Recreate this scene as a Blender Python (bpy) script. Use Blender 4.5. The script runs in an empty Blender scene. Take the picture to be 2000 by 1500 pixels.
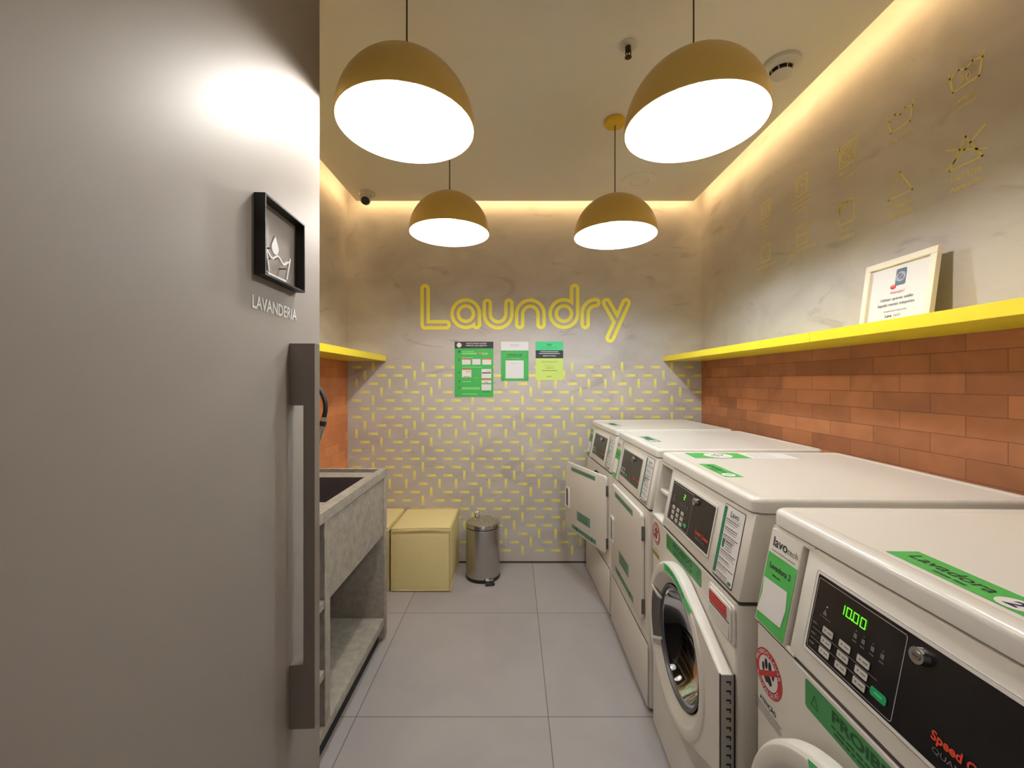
import bpy, bmesh, math, random
import numpy as np
from mathutils import Vector, Matrix
random.seed(7)
PI = math.pi
S = bpy.context.scene
COL = S.collection
R = math.radians

# ------------------------------------------------------------------ camera, world, exposure
cd = bpy.data.cameras.new('camera'); cam = bpy.data.objects.new('camera', cd); COL.objects.link(cam)
cam.location = (0, 0, 1.323); cam.rotation_euler = (R(90), 0, 0)
cd.sensor_width = 36.0; cd.lens = 805 / 2000 * 36.0
cd.shift_x = -3 / 2000; cd.shift_y = -6 / 2000; cd.clip_start = 0.02
S.camera = cam
W_ = bpy.data.worlds.new('world'); S.world = W_; W_.use_nodes = True
W_.node_tree.nodes['Background'].inputs[0].default_value = (1.0, 0.96, 0.93, 1)
W_.node_tree.nodes['Background'].inputs[1].default_value = 0.42
S.view_settings.view_transform = 'Standard'; S.view_settings.look = 'None'
S.view_settings.gamma = 1.0; S.view_settings.exposure = 0.42
S.view_settings.use_curve_mapping = False
BULB = 320.0
LED = 16.0

# ------------------------------------------------------------------ materials
def srgb(r, g, b):
    f = lambda c: (c / 255 / 12.92) if c / 255 <= 0.04045 else ((c / 255 + 0.055) / 1.055) ** 2.4
    return (f(r), f(g), f(b), 1)
M = {}
def mat(name, col, rough=0.5, metal=0.0, emit=None, estr=0.0, coat=0.0, spec=None, noise=0.0, nscale=30.0, bump=0.0, bscale=80.0, trans=0.0, ior=None):
    m = bpy.data.materials.new(name); m.use_nodes = True
    nt = m.node_tree; b = nt.nodes['Principled BSDF']
    b.inputs['Base Color'].default_value = col
    b.inputs['Roughness'].default_value = rough; b.inputs['Metallic'].default_value = metal
    if coat: b.inputs['Coat Weight'].default_value = coat; b.inputs['Coat Roughness'].default_value = 0.1
    if spec is not None: b.inputs['Specular IOR Level'].default_value = spec
    if trans: b.inputs['Transmission Weight'].default_value = trans
    if ior: b.inputs['IOR'].default_value = ior
    if emit: b.inputs['Emission Color'].default_value = emit; b.inputs['Emission Strength'].default_value = estr
    if noise or bump:
        tc = nt.nodes.new('ShaderNodeTexCoord')
    if noise:
        n = nt.nodes.new('ShaderNodeTexNoise'); n.inputs['Scale'].default_value = nscale; n.inputs['Detail'].default_value = 6
        nt.links.new(tc.outputs['Object'], n.inputs['Vector'])
        mx = nt.nodes.new('ShaderNodeMix'); mx.data_type = 'RGBA'
        mx.inputs[6].default_value = tuple(c * (1 - noise) for c in col[:3]) + (1,)
        mx.inputs[7].default_value = tuple(min(1, c * (1 + noise)) for c in col[:3]) + (1,)
        nt.links.new(n.outputs['Fac'], mx.inputs[0]); nt.links.new(mx.outputs[2], b.inputs['Base Color'])
    if bump:
        n2 = nt.nodes.new('ShaderNodeTexNoise'); n2.inputs['Scale'].default_value = bscale; n2.inputs['Detail'].default_value = 4
        nt.links.new(tc.outputs['Object'], n2.inputs['Vector'])
        bp = nt.nodes.new('ShaderNodeBump'); bp.inputs['Strength'].default_value = bump; bp.inputs['Distance'].default_value = 0.002
        nt.links.new(n2.outputs['Fac'], bp.inputs['Height']); nt.links.new(bp.outputs['Normal'], b.inputs['Normal'])
    M[name] = m
    return m

mat('machine_white', srgb(226, 221, 211), 0.32, noise=0.015, nscale=6, bump=0.04, bscale=300)
mat('machine_top', srgb(232, 228, 220), 0.26, bump=0.03, bscale=300)
mat('groove_dark', srgb(70, 62, 55), 0.7)
mat('panel_black', srgb(22, 20, 22), 0.25)
mat('panel_line', srgb(150, 145, 150), 0.5)
mat('key_white', srgb(195, 190, 180), 0.4)
mat('key_green', srgb(20, 150, 95), 0.4)
mat('icon_grey', srgb(95, 92, 98), 0.5)
mat('ink_black', srgb(28, 26, 30), 0.6)
mat('ink_grey', srgb(120, 116, 114), 0.6)
mat('ink_green', srgb(22, 70, 34), 0.6)
mat('ink_red', srgb(185, 40, 60), 0.6)
mat('logo_orange', srgb(205, 62, 34), 0.5)
mat('sticker_green', srgb(74, 170, 82), 0.45)
mat('sticker_dark_green', srgb(58, 138, 74), 0.45)
mat('sticker_teal', srgb(106, 148, 124), 0.5)
mat('sticker_bright', srgb(92, 212, 132), 0.45)
mat('label_teal', srgb(20, 110, 80), 0.5)
mat('sticker_red', srgb(190, 42, 44), 0.5)
mat('sticker_olive', srgb(150, 135, 60), 0.5)
mat('paper_white', srgb(228, 224, 222), 0.6)
mat('paper_grey', srgb(190, 200, 190), 0.6)
mat('poster_green', srgb(62, 170, 78), 0.5)
mat('poster_mint', srgb(64, 196, 124), 0.5)
mat('poster_lime', srgb(200, 222, 112), 0.5)
mat('poster_black', srgb(38, 34, 38), 0.5)
mat('poster_light_green', srgb(130, 205, 120), 0.5)
mat('poster_salmon', srgb(222, 110, 90), 0.5)
mat('digit_green', srgb(60, 255, 20), 0.4, emit=(0.12, 1.0, 0.02, 1), estr=2.2)
mat('chrome', srgb(200, 200, 200), 0.12, metal=1)
mat('steel_brushed', srgb(188, 184, 180), 0.25, metal=1, noise=0.03, nscale=60)
mat('steel_lid', srgb(198, 196, 192), 0.12, metal=1)
mat('hinge_metal', srgb(176, 172, 166), 0.4, metal=0.3)
mat('black_plastic', srgb(24, 23, 24), 0.4)
mat('black_rubber', srgb(22, 22, 24), 0.5)
mat('gasket_grey', srgb(82, 82, 84), 0.4)
mat('drum_dark', srgb(16, 15, 15), 0.35)
mat('handle_grey', srgb(92, 86, 78), 0.45)
mat('lamp_yellow', srgb(204, 170, 82), 0.34, bump=0.03, bscale=400)
mat('lamp_white', srgb(214, 214, 210), 0.5)
mat('canopy_yellow', srgb(222, 178, 30), 0.4)
mat('bulb_warm', (1, 1, 1, 1), 0.4, emit=(1.0, 0.95, 0.90, 1), estr=BULB)
mat('bulb_cool', (1, 1, 1, 1), 0.4, emit=(0.70, 0.85, 1.0, 1), estr=BULB * 1.35)
mat('socket_white', srgb(225, 220, 205), 0.4)
mat('cord', srgb(78, 66, 46), 0.7)
mat('led', (1, 1, 1, 1), 0.5, emit=(1.0, 0.70, 0.34, 1), estr=LED)
mat('shelf_yellow', srgb(240, 218, 44), 0.38, noise=0.02, nscale=10)
mat('ceiling_paint', srgb(228, 220, 209), 0.8)
mat('soffit_edge', srgb(196, 180, 156), 0.8)
mat('door_grey', srgb(146, 139, 133), 0.5, metal=0.0, spec=0.24, bump=0.03, bscale=350)
mat('door_handle_metal', srgb(126, 118, 110), 0.35, metal=0.2)
mat('sign_black', srgb(14, 13, 13), 0.45)
mat('sign_white', srgb(235, 235, 235), 0.4)
mat('concrete', srgb(154, 147, 136), 0.5, noise=0.5, nscale=34, bump=0.5, bscale=90)
mat('basin_dark', srgb(60, 58, 60), 0.28, noise=0.2, nscale=30)
mat('basin_gap', srgb(18, 16, 15), 0.8)
mat('hamper_fabric', srgb(226, 210, 152), 0.9, noise=0.06, nscale=90, bump=0.3, bscale=500)
mat('hamper_piping', srgb(206, 186, 126), 0.9)
mat('frame_wood', srgb(236, 226, 206), 0.5)
mat('frame_side', srgb(226, 200, 140), 0.5)
mat('print_blue', srgb(70, 88, 104), 0.5)
mat('print_light', srgb(150, 165, 178), 0.5)
mat('lettering_yellow', srgb(252, 240, 84), 0.6)
mat('peg_yellow', srgb(238, 228, 108), 0.7)
mat('symbol_faded', srgb(224, 208, 122), 0.85)
mat('detector_white', srgb(205, 198, 188), 0.5)
mat('detector_dark', srgb(30, 22, 18), 0.6)
mat('sprinkler_bronze', srgb(70, 52, 34), 0.35, metal=0.7)
mat('base_gap', srgb(60, 52, 46), 0.8)
mat('navy', srgb(46, 40, 84), 0.5)

def plaster():
    m = bpy.data.materials.new('plaster'); m.use_nodes = True; nt = m.node_tree; b = nt.nodes['Principled BSDF']
    b.inputs['Roughness'].default_value = 0.72
    g = nt.nodes.new('ShaderNodeNewGeometry')
    def noise(scale, detail, dist, stretch=(1, 1, 1), rot=0):
        mp = nt.nodes.new('ShaderNodeMapping'); mp.inputs['Scale'].default_value = stretch
        mp.inputs['Rotation'].default_value = (rot, rot, 0)
        n = nt.nodes.new('ShaderNodeTexNoise'); n.inputs['Scale'].default_value = scale
        n.inputs['Detail'].default_value = detail; n.inputs['Distortion'].default_value = dist
        nt.links.new(g.outputs['Position'], mp.inputs['Vector']); nt.links.new(mp.outputs[0], n.inputs['Vector'])
        return n
    n1 = noise(2.2, 8, 1.2, (1, 1, 1.6)); n2 = noise(3.0, 7, 2.0, (0.7, 0.7, 1.8), 0.5); n3 = noise(60, 4, 0)
    r1 = nt.nodes.new('ShaderNodeValToRGB')
    r1.color_ramp.elements[0].position = 0.3; r1.color_ramp.elements[0].color = srgb(181, 172, 163)
    r1.color_ramp.elements[1].position = 0.72; r1.color_ramp.elements[1].color = srgb(202, 194, 186)
    nt.links.new(n1.outputs['Fac'], r1.inputs[0])
    r2 = nt.nodes.new('ShaderNodeValToRGB')
    r2.color_ramp.elements[0].position = 0.60; r2.color_ramp.elements[0].color = (0, 0, 0, 1)
    r2.color_ramp.elements[1].position = 0.68; r2.color_ramp.elements[1].color = (1, 1, 1, 1)
    nt.links.new(n2.outputs['Fac'], r2.inputs[0])
    mu = nt.nodes.new('ShaderNodeMath'); mu.operation = 'MULTIPLY'; mu.inputs[1].default_value = 0.42
    nt.links.new(r2.outputs[0], mu.inputs[0])
    mx = nt.nodes.new('ShaderNodeMix'); mx.data_type = 'RGBA'; mx.inputs[7].default_value = srgb(150, 138, 127)
    nt.links.new(mu.outputs[0], mx.inputs[0]); nt.links.new(r1.outputs[0], mx.inputs[6])
    nt.links.new(mx.outputs[2], b.inputs['Base Color'])
    ad = nt.nodes.new('ShaderNodeMath'); ad.operation = 'MULTIPLY_ADD'; ad.inputs[1].default_value = 0.15
    nt.links.new(n3.outputs['Fac'], ad.inputs[0]); nt.links.new(n2.outputs['Fac'], ad.inputs[2])
    bp = nt.nodes.new('ShaderNodeBump'); bp.inputs['Strength'].default_value = 0.22; bp.inputs['Distance'].default_value = 0.008
    nt.links.new(ad.outputs[0], bp.inputs['Height']); nt.links.new(bp.outputs['Normal'], b.inputs['Normal'])
    M['plaster'] = m
plaster()

def grid_tex(name, ax, ay, w, h, ox, oy, offset, mortar, c1, c2, cm, rough, bump, nz, nscale, bias=0.0):
    """brick / tile pattern on world position; ax, ay = which axes run along and up"""
    m = bpy.data.materials.new(name); m.use_nodes = True; nt = m.node_tree; b = nt.nodes['Principled BSDF']
    b.inputs['Roughness'].default_value = rough
    g = nt.nodes.new('ShaderNodeNewGeometry'); sp = nt.nodes.new('ShaderNodeSeparateXYZ'); cb = nt.nodes.new('ShaderNodeCombineXYZ')
    nt.links.new(g.outputs['Position'], sp.inputs[0])
    for k, (a, o) in enumerate(((ax, ox), (ay, oy))):
        s = nt.nodes.new('ShaderNodeMath'); s.operation = 'SUBTRACT'; s.inputs[1].default_value = o
        nt.links.new(sp.outputs[a], s.inputs[0]); nt.links.new(s.outputs[0], cb.inputs[k])
    br = nt.nodes.new('ShaderNodeTexBrick'); br.inputs['Scale'].default_value = 1
    br.inputs['Brick Width'].default_value = w; br.inputs['Row Height'].default_value = h
    br.inputs['Mortar Size'].default_value = mortar; br.inputs['Mortar Smooth'].default_value = 0.3
    br.inputs['Bias'].default_value = bias; br.offset = offset; br.squash = 1
    br.inputs['Color1'].default_value = c1; br.inputs['Color2'].default_value = c2; br.inputs['Mortar'].default_value = cm
    nt.links.new(cb.outputs[0], br.inputs['Vector'])
    n = nt.nodes.new('ShaderNodeTexNoise'); n.inputs['Scale'].default_value = nscale; n.inputs['Detail'].default_value = 8; n.inputs['Distortion'].default_value = 0.8
    nt.links.new(g.outputs['Position'], n.inputs['Vector'])
    mr = nt.nodes.new('ShaderNodeMapRange'); mr.inputs['To Min'].default_value = 1 - nz; mr.inputs['To Max'].default_value = 1 + nz
    nt.links.new(n.outputs['Fac'], mr.inputs[0])
    vm = nt.nodes.new('ShaderNodeVectorMath'); vm.operation = 'SCALE'
    nt.links.new(br.outputs['Color'], vm.inputs[0]); nt.links.new(mr.outputs[0], vm.inputs['Scale'])
    nt.links.new(vm.outputs[0], b.inputs['Base Color'])
    iv = nt.nodes.new('ShaderNodeMath'); iv.operation = 'MULTIPLY_ADD'; iv.inputs[1].default_value = -1.0
    nt.links.new(br.outputs['Fac'], iv.inputs[0])
    n2 = nt.nodes.new('ShaderNodeMath'); n2.operation = 'MULTIPLY'; n2.inputs[1].default_value = 0.5
    nt.links.new(n.outputs['Fac'], n2.inputs[0]); nt.links.new(n2.outputs[0], iv.inputs[2])
    bp = nt.nodes.new('ShaderNodeBump'); bp.inputs['Strength'].default_value = bump; bp.inputs['Distance'].default_value = 0.004
    nt.links.new(iv.outputs[0], bp.inputs['Height']); nt.links.new(bp.outputs['Normal'], b.inputs['Normal'])
    M[name] = m
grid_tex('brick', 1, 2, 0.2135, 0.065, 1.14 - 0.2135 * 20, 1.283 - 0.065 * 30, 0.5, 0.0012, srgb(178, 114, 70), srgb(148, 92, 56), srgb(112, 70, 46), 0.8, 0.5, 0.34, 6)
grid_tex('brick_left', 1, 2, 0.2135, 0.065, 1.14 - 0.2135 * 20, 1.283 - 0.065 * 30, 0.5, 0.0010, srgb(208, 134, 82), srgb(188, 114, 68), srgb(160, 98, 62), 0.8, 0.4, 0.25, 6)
grid_tex('floor_tile', 0, 1, 0.757, 0.7265, -0.62 - 0.757 * 4, 1.6235 - 0.7265 * 6, 0.0, 0.0022, srgb(166, 160, 158), srgb(160, 154, 153), srgb(104, 98, 95), 0.45, 0.12, 0.16, 2.6)

# ------------------------------------------------------------------ mesh builder
class G:
    def __init__(s): s.v = []; s.f = []; s.m = []; s.sm = []; s.mats = []
    def mi(s, name):
        if name not in s.mats: s.mats.append(name)
        return s.mats.index(name)
    def add(s, vs, fs, m, smooth=False, T=None):
        b = len(s.v); k = s.mi(m)
        for p in vs:
            p = Vector(p)
            s.v.append(tuple(T @ p) if T is not None else tuple(p))
        for f in fs: s.f.append([b + i for i in f]); s.m.append(k); s.sm.append(smooth)
        return s
    def bm(s, bm, m, smooth=False, T=None):
        bm.verts.index_update()
        s.add([v.co.copy() for v in bm.verts], [[v.index for v in f.verts] for f in bm.faces], m, smooth, T); bm.free(); return s
    def box(s, a, b, m, bev=0.0, seg=2, T=None, smooth=None):
        bm = bmesh.new(); bmesh.ops.create_cube(bm, size=1)
        for v in bm.verts: v.co = Vector([(a[i] + b[i]) / 2 + v.co[i] * (b[i] - a[i]) for i in range(3)])
        if bev: bmesh.ops.bevel(bm, geom=bm.edges[:], offset=bev, segments=seg, affect='EDGES', profile=0.5)
        return s.bm(bm, m, bool(bev) if smooth is None else smooth, T)
    def prism(s, pts, O, U, V, N, m, m_side=None, bev=0.0, T=None, smooth=False):
        """polygon pts in plane (O,U,V), extruded by vector N"""
        O, U, V, N = map(Vector, (O, U, V, N))
        bm = bmesh.new()
        lo = [bm.verts.new(O + U * x + V * y) for x, y in pts]; hi = [bm.verts.new(O + U * x + V * y + N) for x, y in pts]
        n = len(pts)
        bm.faces.new(lo[::-1]); bm.faces.new(hi)
        for i in range(n): bm.faces.new((lo[i], lo[(i + 1) % n], hi[(i + 1) % n], hi[i]))
        bmesh.ops.recalc_face_normals(bm, faces=bm.faces[:])
        if bev: bmesh.ops.bevel(bm, geom=bm.edges[:], offset=bev, segments=2, affect='EDGES', profile=0.5)
        return s.bm(bm, m, bool(bev) or smooth, T)
    def lathe(s, prof, m, n=48, T=None, smooth=True, cap=False):
        """profile of (r, z) revolved about z"""
        vs = []; fs = []
        for r, z in prof:
            for i in range(n): a = 2 * PI * i / n; vs.append((r * math.cos(a), r * math.sin(a), z))
        for k in range(len(prof) - 1):
            for i in range(n):
                j = (i + 1) % n; fs.append((k * n + i, k * n + j, (k + 1) * n + j, (k + 1) * n + i))
        if cap:
            fs.append(tuple(range(n))[::-1]); fs.append(tuple((len(prof) - 1) * n + i for i in range(n)))
        return s.add(vs, fs, m, smooth, T)
    def cyl(s, p0, p1, r, m, n=24, r2=None, smooth=True):
        p0 = Vector(p0); p1 = Vector(p1); d = p1 - p0
        T = Matrix.Translation(p0) @ d.to_track_quat('Z', 'Y').to_matrix().to_4x4()
        L = d.length; r2 = r if r2 is None else r2
        return s.lathe([(0.0001, 0), (r, 0), (r, 0), (r2, L), (r2, L), (0.0001, L)], m, n, T, smooth)
    def tube(s, pts, r, m, n=10, closed=False):
        pts = [Vector(p) for p in pts]; vs = []; fs = []; K = len(pts)
        prev = None
        for i, p in enumerate(pts):
            a = pts[(i - 1) % K] if (closed or i > 0) else pts[i]; b = pts[(i + 1) % K] if (closed or i < K - 1) else pts[i]
            d = (b - a).normalized()
            if prev is None: u = d.orthogonal().normalized()
            else: u = (prev - d * prev.dot(d)).normalized()
            prev = u; w = d.cross(u); rr = r[i] if isinstance(r, (list, tuple)) else r
            for k in range(n): t = 2 * PI * k / n; vs.append(p + u * rr * math.cos(t) + w * rr * math.sin(t))
        for i in range(K if closed else K - 1):
            for k in range(n):
                j = (k + 1) % n; i2 = (i + 1) % K; fs.append((i * n + k, i * n + j, i2 * n + j, i2 * n + k))
        if not closed: fs.append(tuple(range(n))[::-1]); fs.append(tuple((K - 1) * n + k for k in range(n)))
        return s.add(vs, fs, m, True)
    def obj(s, name, parent=None, **props):
        me = bpy.data.meshes.new(name); me.from_pydata(s.v, [], s.f)
        for n in s.mats: me.materials.append(M[n])
        me.polygons.foreach_set('material_index', s.m); me.polygons.foreach_set('use_smooth', s.sm)
        me.update()
        if any(s.sm):
            try: me.set_sharp_from_angle(angle=R(38))
            except Exception: pass
        o = bpy.data.objects.new(name, me); COL.objects.link(o)
        if parent: o.parent = parent
        for k, v in props.items(): o[k] = v
        return o

class D(G):
    """flat artwork on a plane: origin O, axes U, V, normal N"""
    def __init__(s, O, U, V, N):
        super().__init__(); s.O, s.U, s.V, s.N = map(Vector, (O, U, V, N)); s.N.normalize()
    def P(s, x, y, h=0.0): return s.O + s.U * x + s.V * y + s.N * h
    def poly(s, pts, m, h=0.0004): return s.add([s.P(x, y, h) for x, y in pts], [list(range(len(pts)))], m)
    def rect(s, x0, y0, x1, y1, m, h=0.0004): return s.poly([(x0, y0), (x1, y0), (x1, y1), (x0, y1)], m, h)
    def slab(s, x0, y0, x1, y1, m, t=0.001):
        A = [s.P(x, y, 0) for x, y in ((x0, y0), (x1, y0), (x1, y1), (x0, y1))]; B = [p + s.N * t for p in A]
        return s.add(A + B, [(3, 2, 1, 0), (4, 5, 6, 7), (0, 1, 5, 4), (1, 2, 6, 5), (2, 3, 7, 6), (3, 0, 4, 7)], m)
    def rrpts(s, x0, y0, x1, y1, r, n=5):
        out = []
        for cx, cy, a0 in ((x1 - r, y0 + r, -90), (x1 - r, y1 - r, 0), (x0 + r, y1 - r, 90), (x0 + r, y0 + r, 180)):
            for i in range(n + 1): a = R(a0 + 90 * i / n); out.append((cx + r * math.cos(a), cy + r * math.sin(a)))
        return out
    def rrect(s, x0, y0, x1, y1, r, m, h=0.0004): return s.poly(s.rrpts(x0, y0, x1, y1, r), m, h)
    def rring(s, x0, y0, x1, y1, r, w, m, h=0.0004):
        a = s.rrpts(x0, y0, x1, y1, r); b = s.rrpts(x0 + w, y0 + w, x1 - w, y1 - w, max(r - w, 1e-4)); n = len(a)
        return s.add([s.P(x, y, h) for x, y in a + b], [(i, (i + 1) % n, n + (i + 1) % n, n + i) for i in range(n)], m)
    def disc(s, cx, cy, r, m, h=0.0004, n=40, ry=None):
        ry = ry or r
        return s.poly([(cx + r * math.cos(2 * PI * i / n), cy + ry * math.sin(2 * PI * i / n)) for i in range(n)], m, h)
    def ring(s, cx, cy, r0, r1, m, h=0.0004, n=48, a0=0, a1=360):
        A = [R(a0 + (a1 - a0) * i / n) for i in range(n + 1)]
        vs = [s.P(cx + r * math.cos(a), cy + r * math.sin(a), h) for r in (r0, r1) for a in A]
        return s.add(vs, [(i, i + 1, n + 2 + i, n + 1 + i) for i in range(n)], m)
    def line(s, pts, w, m, h=0.0004):
        for (x0, y0), (x1, y1) in zip(pts[:-1], pts[1:]):
            dx, dy = x1 - x0, y1 - y0; L = math.hypot(dx, dy) or 1; nx, ny = -dy / L * w / 2, dx / L * w / 2; ex, ey = dx / L * w / 2, dy / L * w / 2
            s.poly([(x0 + nx - ex, y0 + ny - ey), (x0 - nx - ex, y0 - ny - ey), (x1 - nx + ex, y1 - ny + ey), (x1 + nx + ex, y1 + ny + ey)], m, h)
        return s
    def text(s, t, x, y, size, m, h=0.0006, align='l', width=None, bold=0.0, curve=None):
        """size = capital height; width = total width to fit; curve=(cx,cy,r,start_deg,dir)"""
        vs, fs, w = glyphs(t, bold)
        k = size / 0.69; kx = k if width is None else width / max(w, 1e-6); w2 = w * kx
        ox = x - (0 if align == 'l' else w2 / 2 if align == 'c' else w2)
        if curve is None: return s.add([s.P(ox + a * kx, y + b * k, h) for a, b in vs], fs, m)
        cx, cy, r, st, dr = curve
        out = []
        for a, b in vs:
            rr = r + (b * k - size / 2) * (-dr)
            ang = R(st) + dr * (a * kx) / r
            out.append(s.P(cx + rr * math.cos(ang), cy + rr * math.sin(ang), h))
        return s.add(out, fs, m)
    def scribble(s, x0, x1, y, hgt, m, h=0.0006, seed=0):
        """a line of print too small to read"""
        rn = random.Random(seed); x = x0
        while x < x1:
            w = min(rn.uniform(2.2, 6.5) * hgt * 0.8, x1 - x); s.rect(x, y - hgt / 2, x + w, y + hgt / 2, m, h); x += w + hgt * 0.7
        return s
_gc = {}
def glyphs(t, bold=0.0):
    if (t, bold) in _gc: return _gc[(t, bold)]
    c = bpy.data.curves.new('t', 'FONT'); c.body = t; c.resolution_u = 3; c.offset = bold
    o = bpy.data.objects.new('t', c); COL.objects.link(o)
    dg = bpy.context.evaluated_depsgraph_get(); e = o.evaluated_get(dg); me = e.to_mesh()
    vs = [(v.co.x, v.co.y) for v in me.vertices]; fs = [list(p.vertices) for p in me.polygons]
    e.to_mesh_clear(); bpy.data.objects.remove(o); bpy.data.curves.remove(c)
    x0 = min(v[0] for v in vs) if vs else 0; x1 = max(v[0] for v in vs) if vs else 1
    _gc[(t, bold)] = ([(a - x0, b) for a, b in vs], fs, x1 - x0)
    return _gc[(t, bold)]

def thing(name, label, cat, loc=(0, 0, 0), rz=0.0, group=None):
    o = bpy.data.objects.new(name, None); COL.objects.link(o); o.location = loc; o.rotation_euler = (0, 0, rz)
    o.empty_display_size = 0.1; o['label'] = label; o['category'] = cat
    if group: o['group'] = group
    return o

# ------------------------------------------------------------------ the room
XL, XR, YB, YF, ZC = -1.207, 1.368, 3.0, -1.6, 2.60
ZSP = 1.503   # top of the brickwork / height of the shelves
g = G(); g.box((XL - 0.1, YF, -0.08), (XR + 0.1, YB + 0.1, 0), 'floor_tile'); g.obj('floor', kind='structure', label='grey porcelain tile floor of the laundry room', category='floor')
def px2b(px, py): return ((px - 1003) * YB / 805, 1.323 + (744 - py) * YB / 805)
# right wall
def wall_side(name, x, sgn, lab):
    """side wall: brick below the shelf line, plaster above; front of the wall at x, body away from the room"""
    g = G(); x2 = x + sgn * 0.08
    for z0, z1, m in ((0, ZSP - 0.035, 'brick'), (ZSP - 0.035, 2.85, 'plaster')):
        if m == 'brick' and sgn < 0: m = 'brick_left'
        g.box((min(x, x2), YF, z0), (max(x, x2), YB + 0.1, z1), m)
    return g, lab
gr, _ = wall_side('wall_right', XR, 1, '')
d = D((XR, 0, 0), (0, -1, 0), (0, 0, 1), (-1, 0, 0))    # u = -Y
def sym_tub(cx, cz, w, hh):
    d.line([(cx - w, cz + hh), (cx - w * .75, cz - hh), (cx + w * .75, cz - hh), (cx + w, cz + hh)], lw, 'symbol_faded')
    d.line([(cx - w, cz + hh * .5), (cx - w * .4, cz + hh * .8), (cx, cz + hh * .45), (cx + w * .4, cz + hh * .8), (cx + w, cz + hh * .5)], lw, 'symbol_faded')
lw = 0.0056; sc = 'symbol_faded'
cols = [2.237, 1.957, 1.692, 1.458, 1.247, 1.045]; za, zb = 2.252, 2.016; hw, hh_ = 0.040, 0.046
top_txt = [['Secar em', 'tambor', 'frio'], ['Secar em tambor', 'temperatura baixa', 'permitido'], ['Não secar', 'em tambor'], ['Lavar à mão'], ['Lavagem', 'normal'], ['Não lavar']]
bot_txt = [['Secar pendurado'], ['Secar na horizontal'], ['Secar à', 'sombra'], ['Alvejante', 'Permitido'], ['Não Use', 'Alvejante'], ['Passar']]
for i, y in enumerate(cols):
    cx = -y
    if i < 3:
        d.rring(cx - hw, za - hh_, cx + hw, za + hh_, 0.004, lw, sc); d.ring(cx, za, hw - 0.012, hw - 0.0075, sc)
        if i == 1: d.disc(cx, za, 0.006, sc)
        if i == 0: d.line([(cx - 0.012, za - 0.01), (cx + 0.012, za + 0.012)], lw, sc)
        if i == 2: d.line([(cx - .05, za - .05), (cx + .05, za + .05)], lw, sc); d.line([(cx - .05, za + .05), (cx + .05, za - .05)], lw, sc)
    else: sym_tub(cx, za, hw + 0.008, 0.032)
    if i == 4: d.text('30', cx, za - 0.02, 0.022, sc, 0.0006, 'c')
    for k, t in enumerate(top_txt[i]): d.text(t, cx, za - hh_ - 0.028 - k * 0.023, 0.0125, sc, 0.0006, 'c', bold=0.015)
    if i in (0, 1, 2):
        d.rring(cx - hw, zb - hh_, cx + hw, zb + hh_, 0.004, lw, sc)
        if i == 0: d.line([(cx - hw, zb + hh_ - .02), (cx, zb + hh_ - .012)], lw, sc)
        if i == 1: d.line([(cx - hw * .7, zb), (cx + hw * .7, zb)], lw, sc)
        if i == 2:
            d.line([(cx - hw, zb + .006), (cx - hw + .042, zb + hh_)], lw, sc); d.line([(cx - hw, zb + .022), (cx - hw + .026, zb + hh_)], lw, sc)
    elif i in (3, 4):
        d.line([(cx, zb + hh_), (cx - hw - .005, zb - hh_ + .01), (cx + hw + .005, zb - hh_ + .01), (cx, zb + hh_)], lw, sc)
        if i == 4: d.line([(cx - .055, zb - .03), (cx + .05, zb + .05)], lw, sc); d.line([(cx - .055, zb + .035), (cx + .055, zb - .02)], lw, sc)
    else: d.line([(cx - .045, zb - .02), (cx + .045, zb - .02), (cx + .03, zb + .02), (cx - .02, zb + .02), (cx - .045, zb - .02)], lw, sc)
    for k, t in enumerate(bot_txt[i]): d.text(t, cx, zb - hh_ - 0.03 - k * 0.03, 0.0165, sc, 0.0006, 'c', bold=0.015)
gr.mats += [m for m in d.mats if m not in gr.mats]
off = len(gr.v); gr.v += d.v
for f, mi, sm in zip(d.f, d.m, d.sm): gr.f.append([i + off for i in f]); gr.m.append(gr.mats.index(d.mats[mi])); gr.sm.append(False)
gr.obj('wall_right', kind='structure', label='right wall, plaster above exposed brick, faded care symbols painted on it', category='wall')
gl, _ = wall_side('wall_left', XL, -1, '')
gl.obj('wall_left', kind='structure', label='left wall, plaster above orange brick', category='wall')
# back wall with the stencilled clothes pegs
gb = G(); gb.box((XL - 0.08, YB, 0), (XR + 0.08, YB + 0.1, 2.85), 'plaster')
d = D((0, YB, 0), (1, 0, 0), (0, 0, 1), (0, -1, 0)); U = 16.22
def peg(px, py, vert):
    x, z = px2b(px, py); k = YB / 805; L, w = 9.5 * k, 2.35 * k
    if x - L < XL or x + L > XR + 0.03: return
    rn = random.random
    n = L * (0.02 + 0.25 * rn())
    if vert:   # solid top, forked bottom
        d.rect(x - w, z - L * .05, x + w, z + L, 'peg_yellow', 0.0005)
        d.poly([(x - w, z - L * .05), (x - w * .9, z - L + n * .3), (x - w * .35, z - L + n * .3), (x - w * .12, z - L * .05)], 'peg_yellow', 0.0005)
        d.poly([(x + w * .12, z - L * .05), (x + w * .35, z - L), (x + w * .9, z - L), (x + w, z - L * .05)], 'peg_yellow', 0.0005)
    else:
        d.rect(x - L * .05, z - w, x + L, z + w, 'peg_yellow', 0.0005)
        d.poly([(x - L * .05, z + w), (x - L + n * .3, z + w * .9), (x - L + n * .3, z + w * .35), (x - L * .05, z + w * .12)], 'peg_yellow', 0.0005)
        d.poly([(x - L * .05, z - w * .12), (x - L, z - w * .35), (x - L, z - w * .9), (x - L * .05, z - w)], 'peg_yellow', 0.0005)
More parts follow.
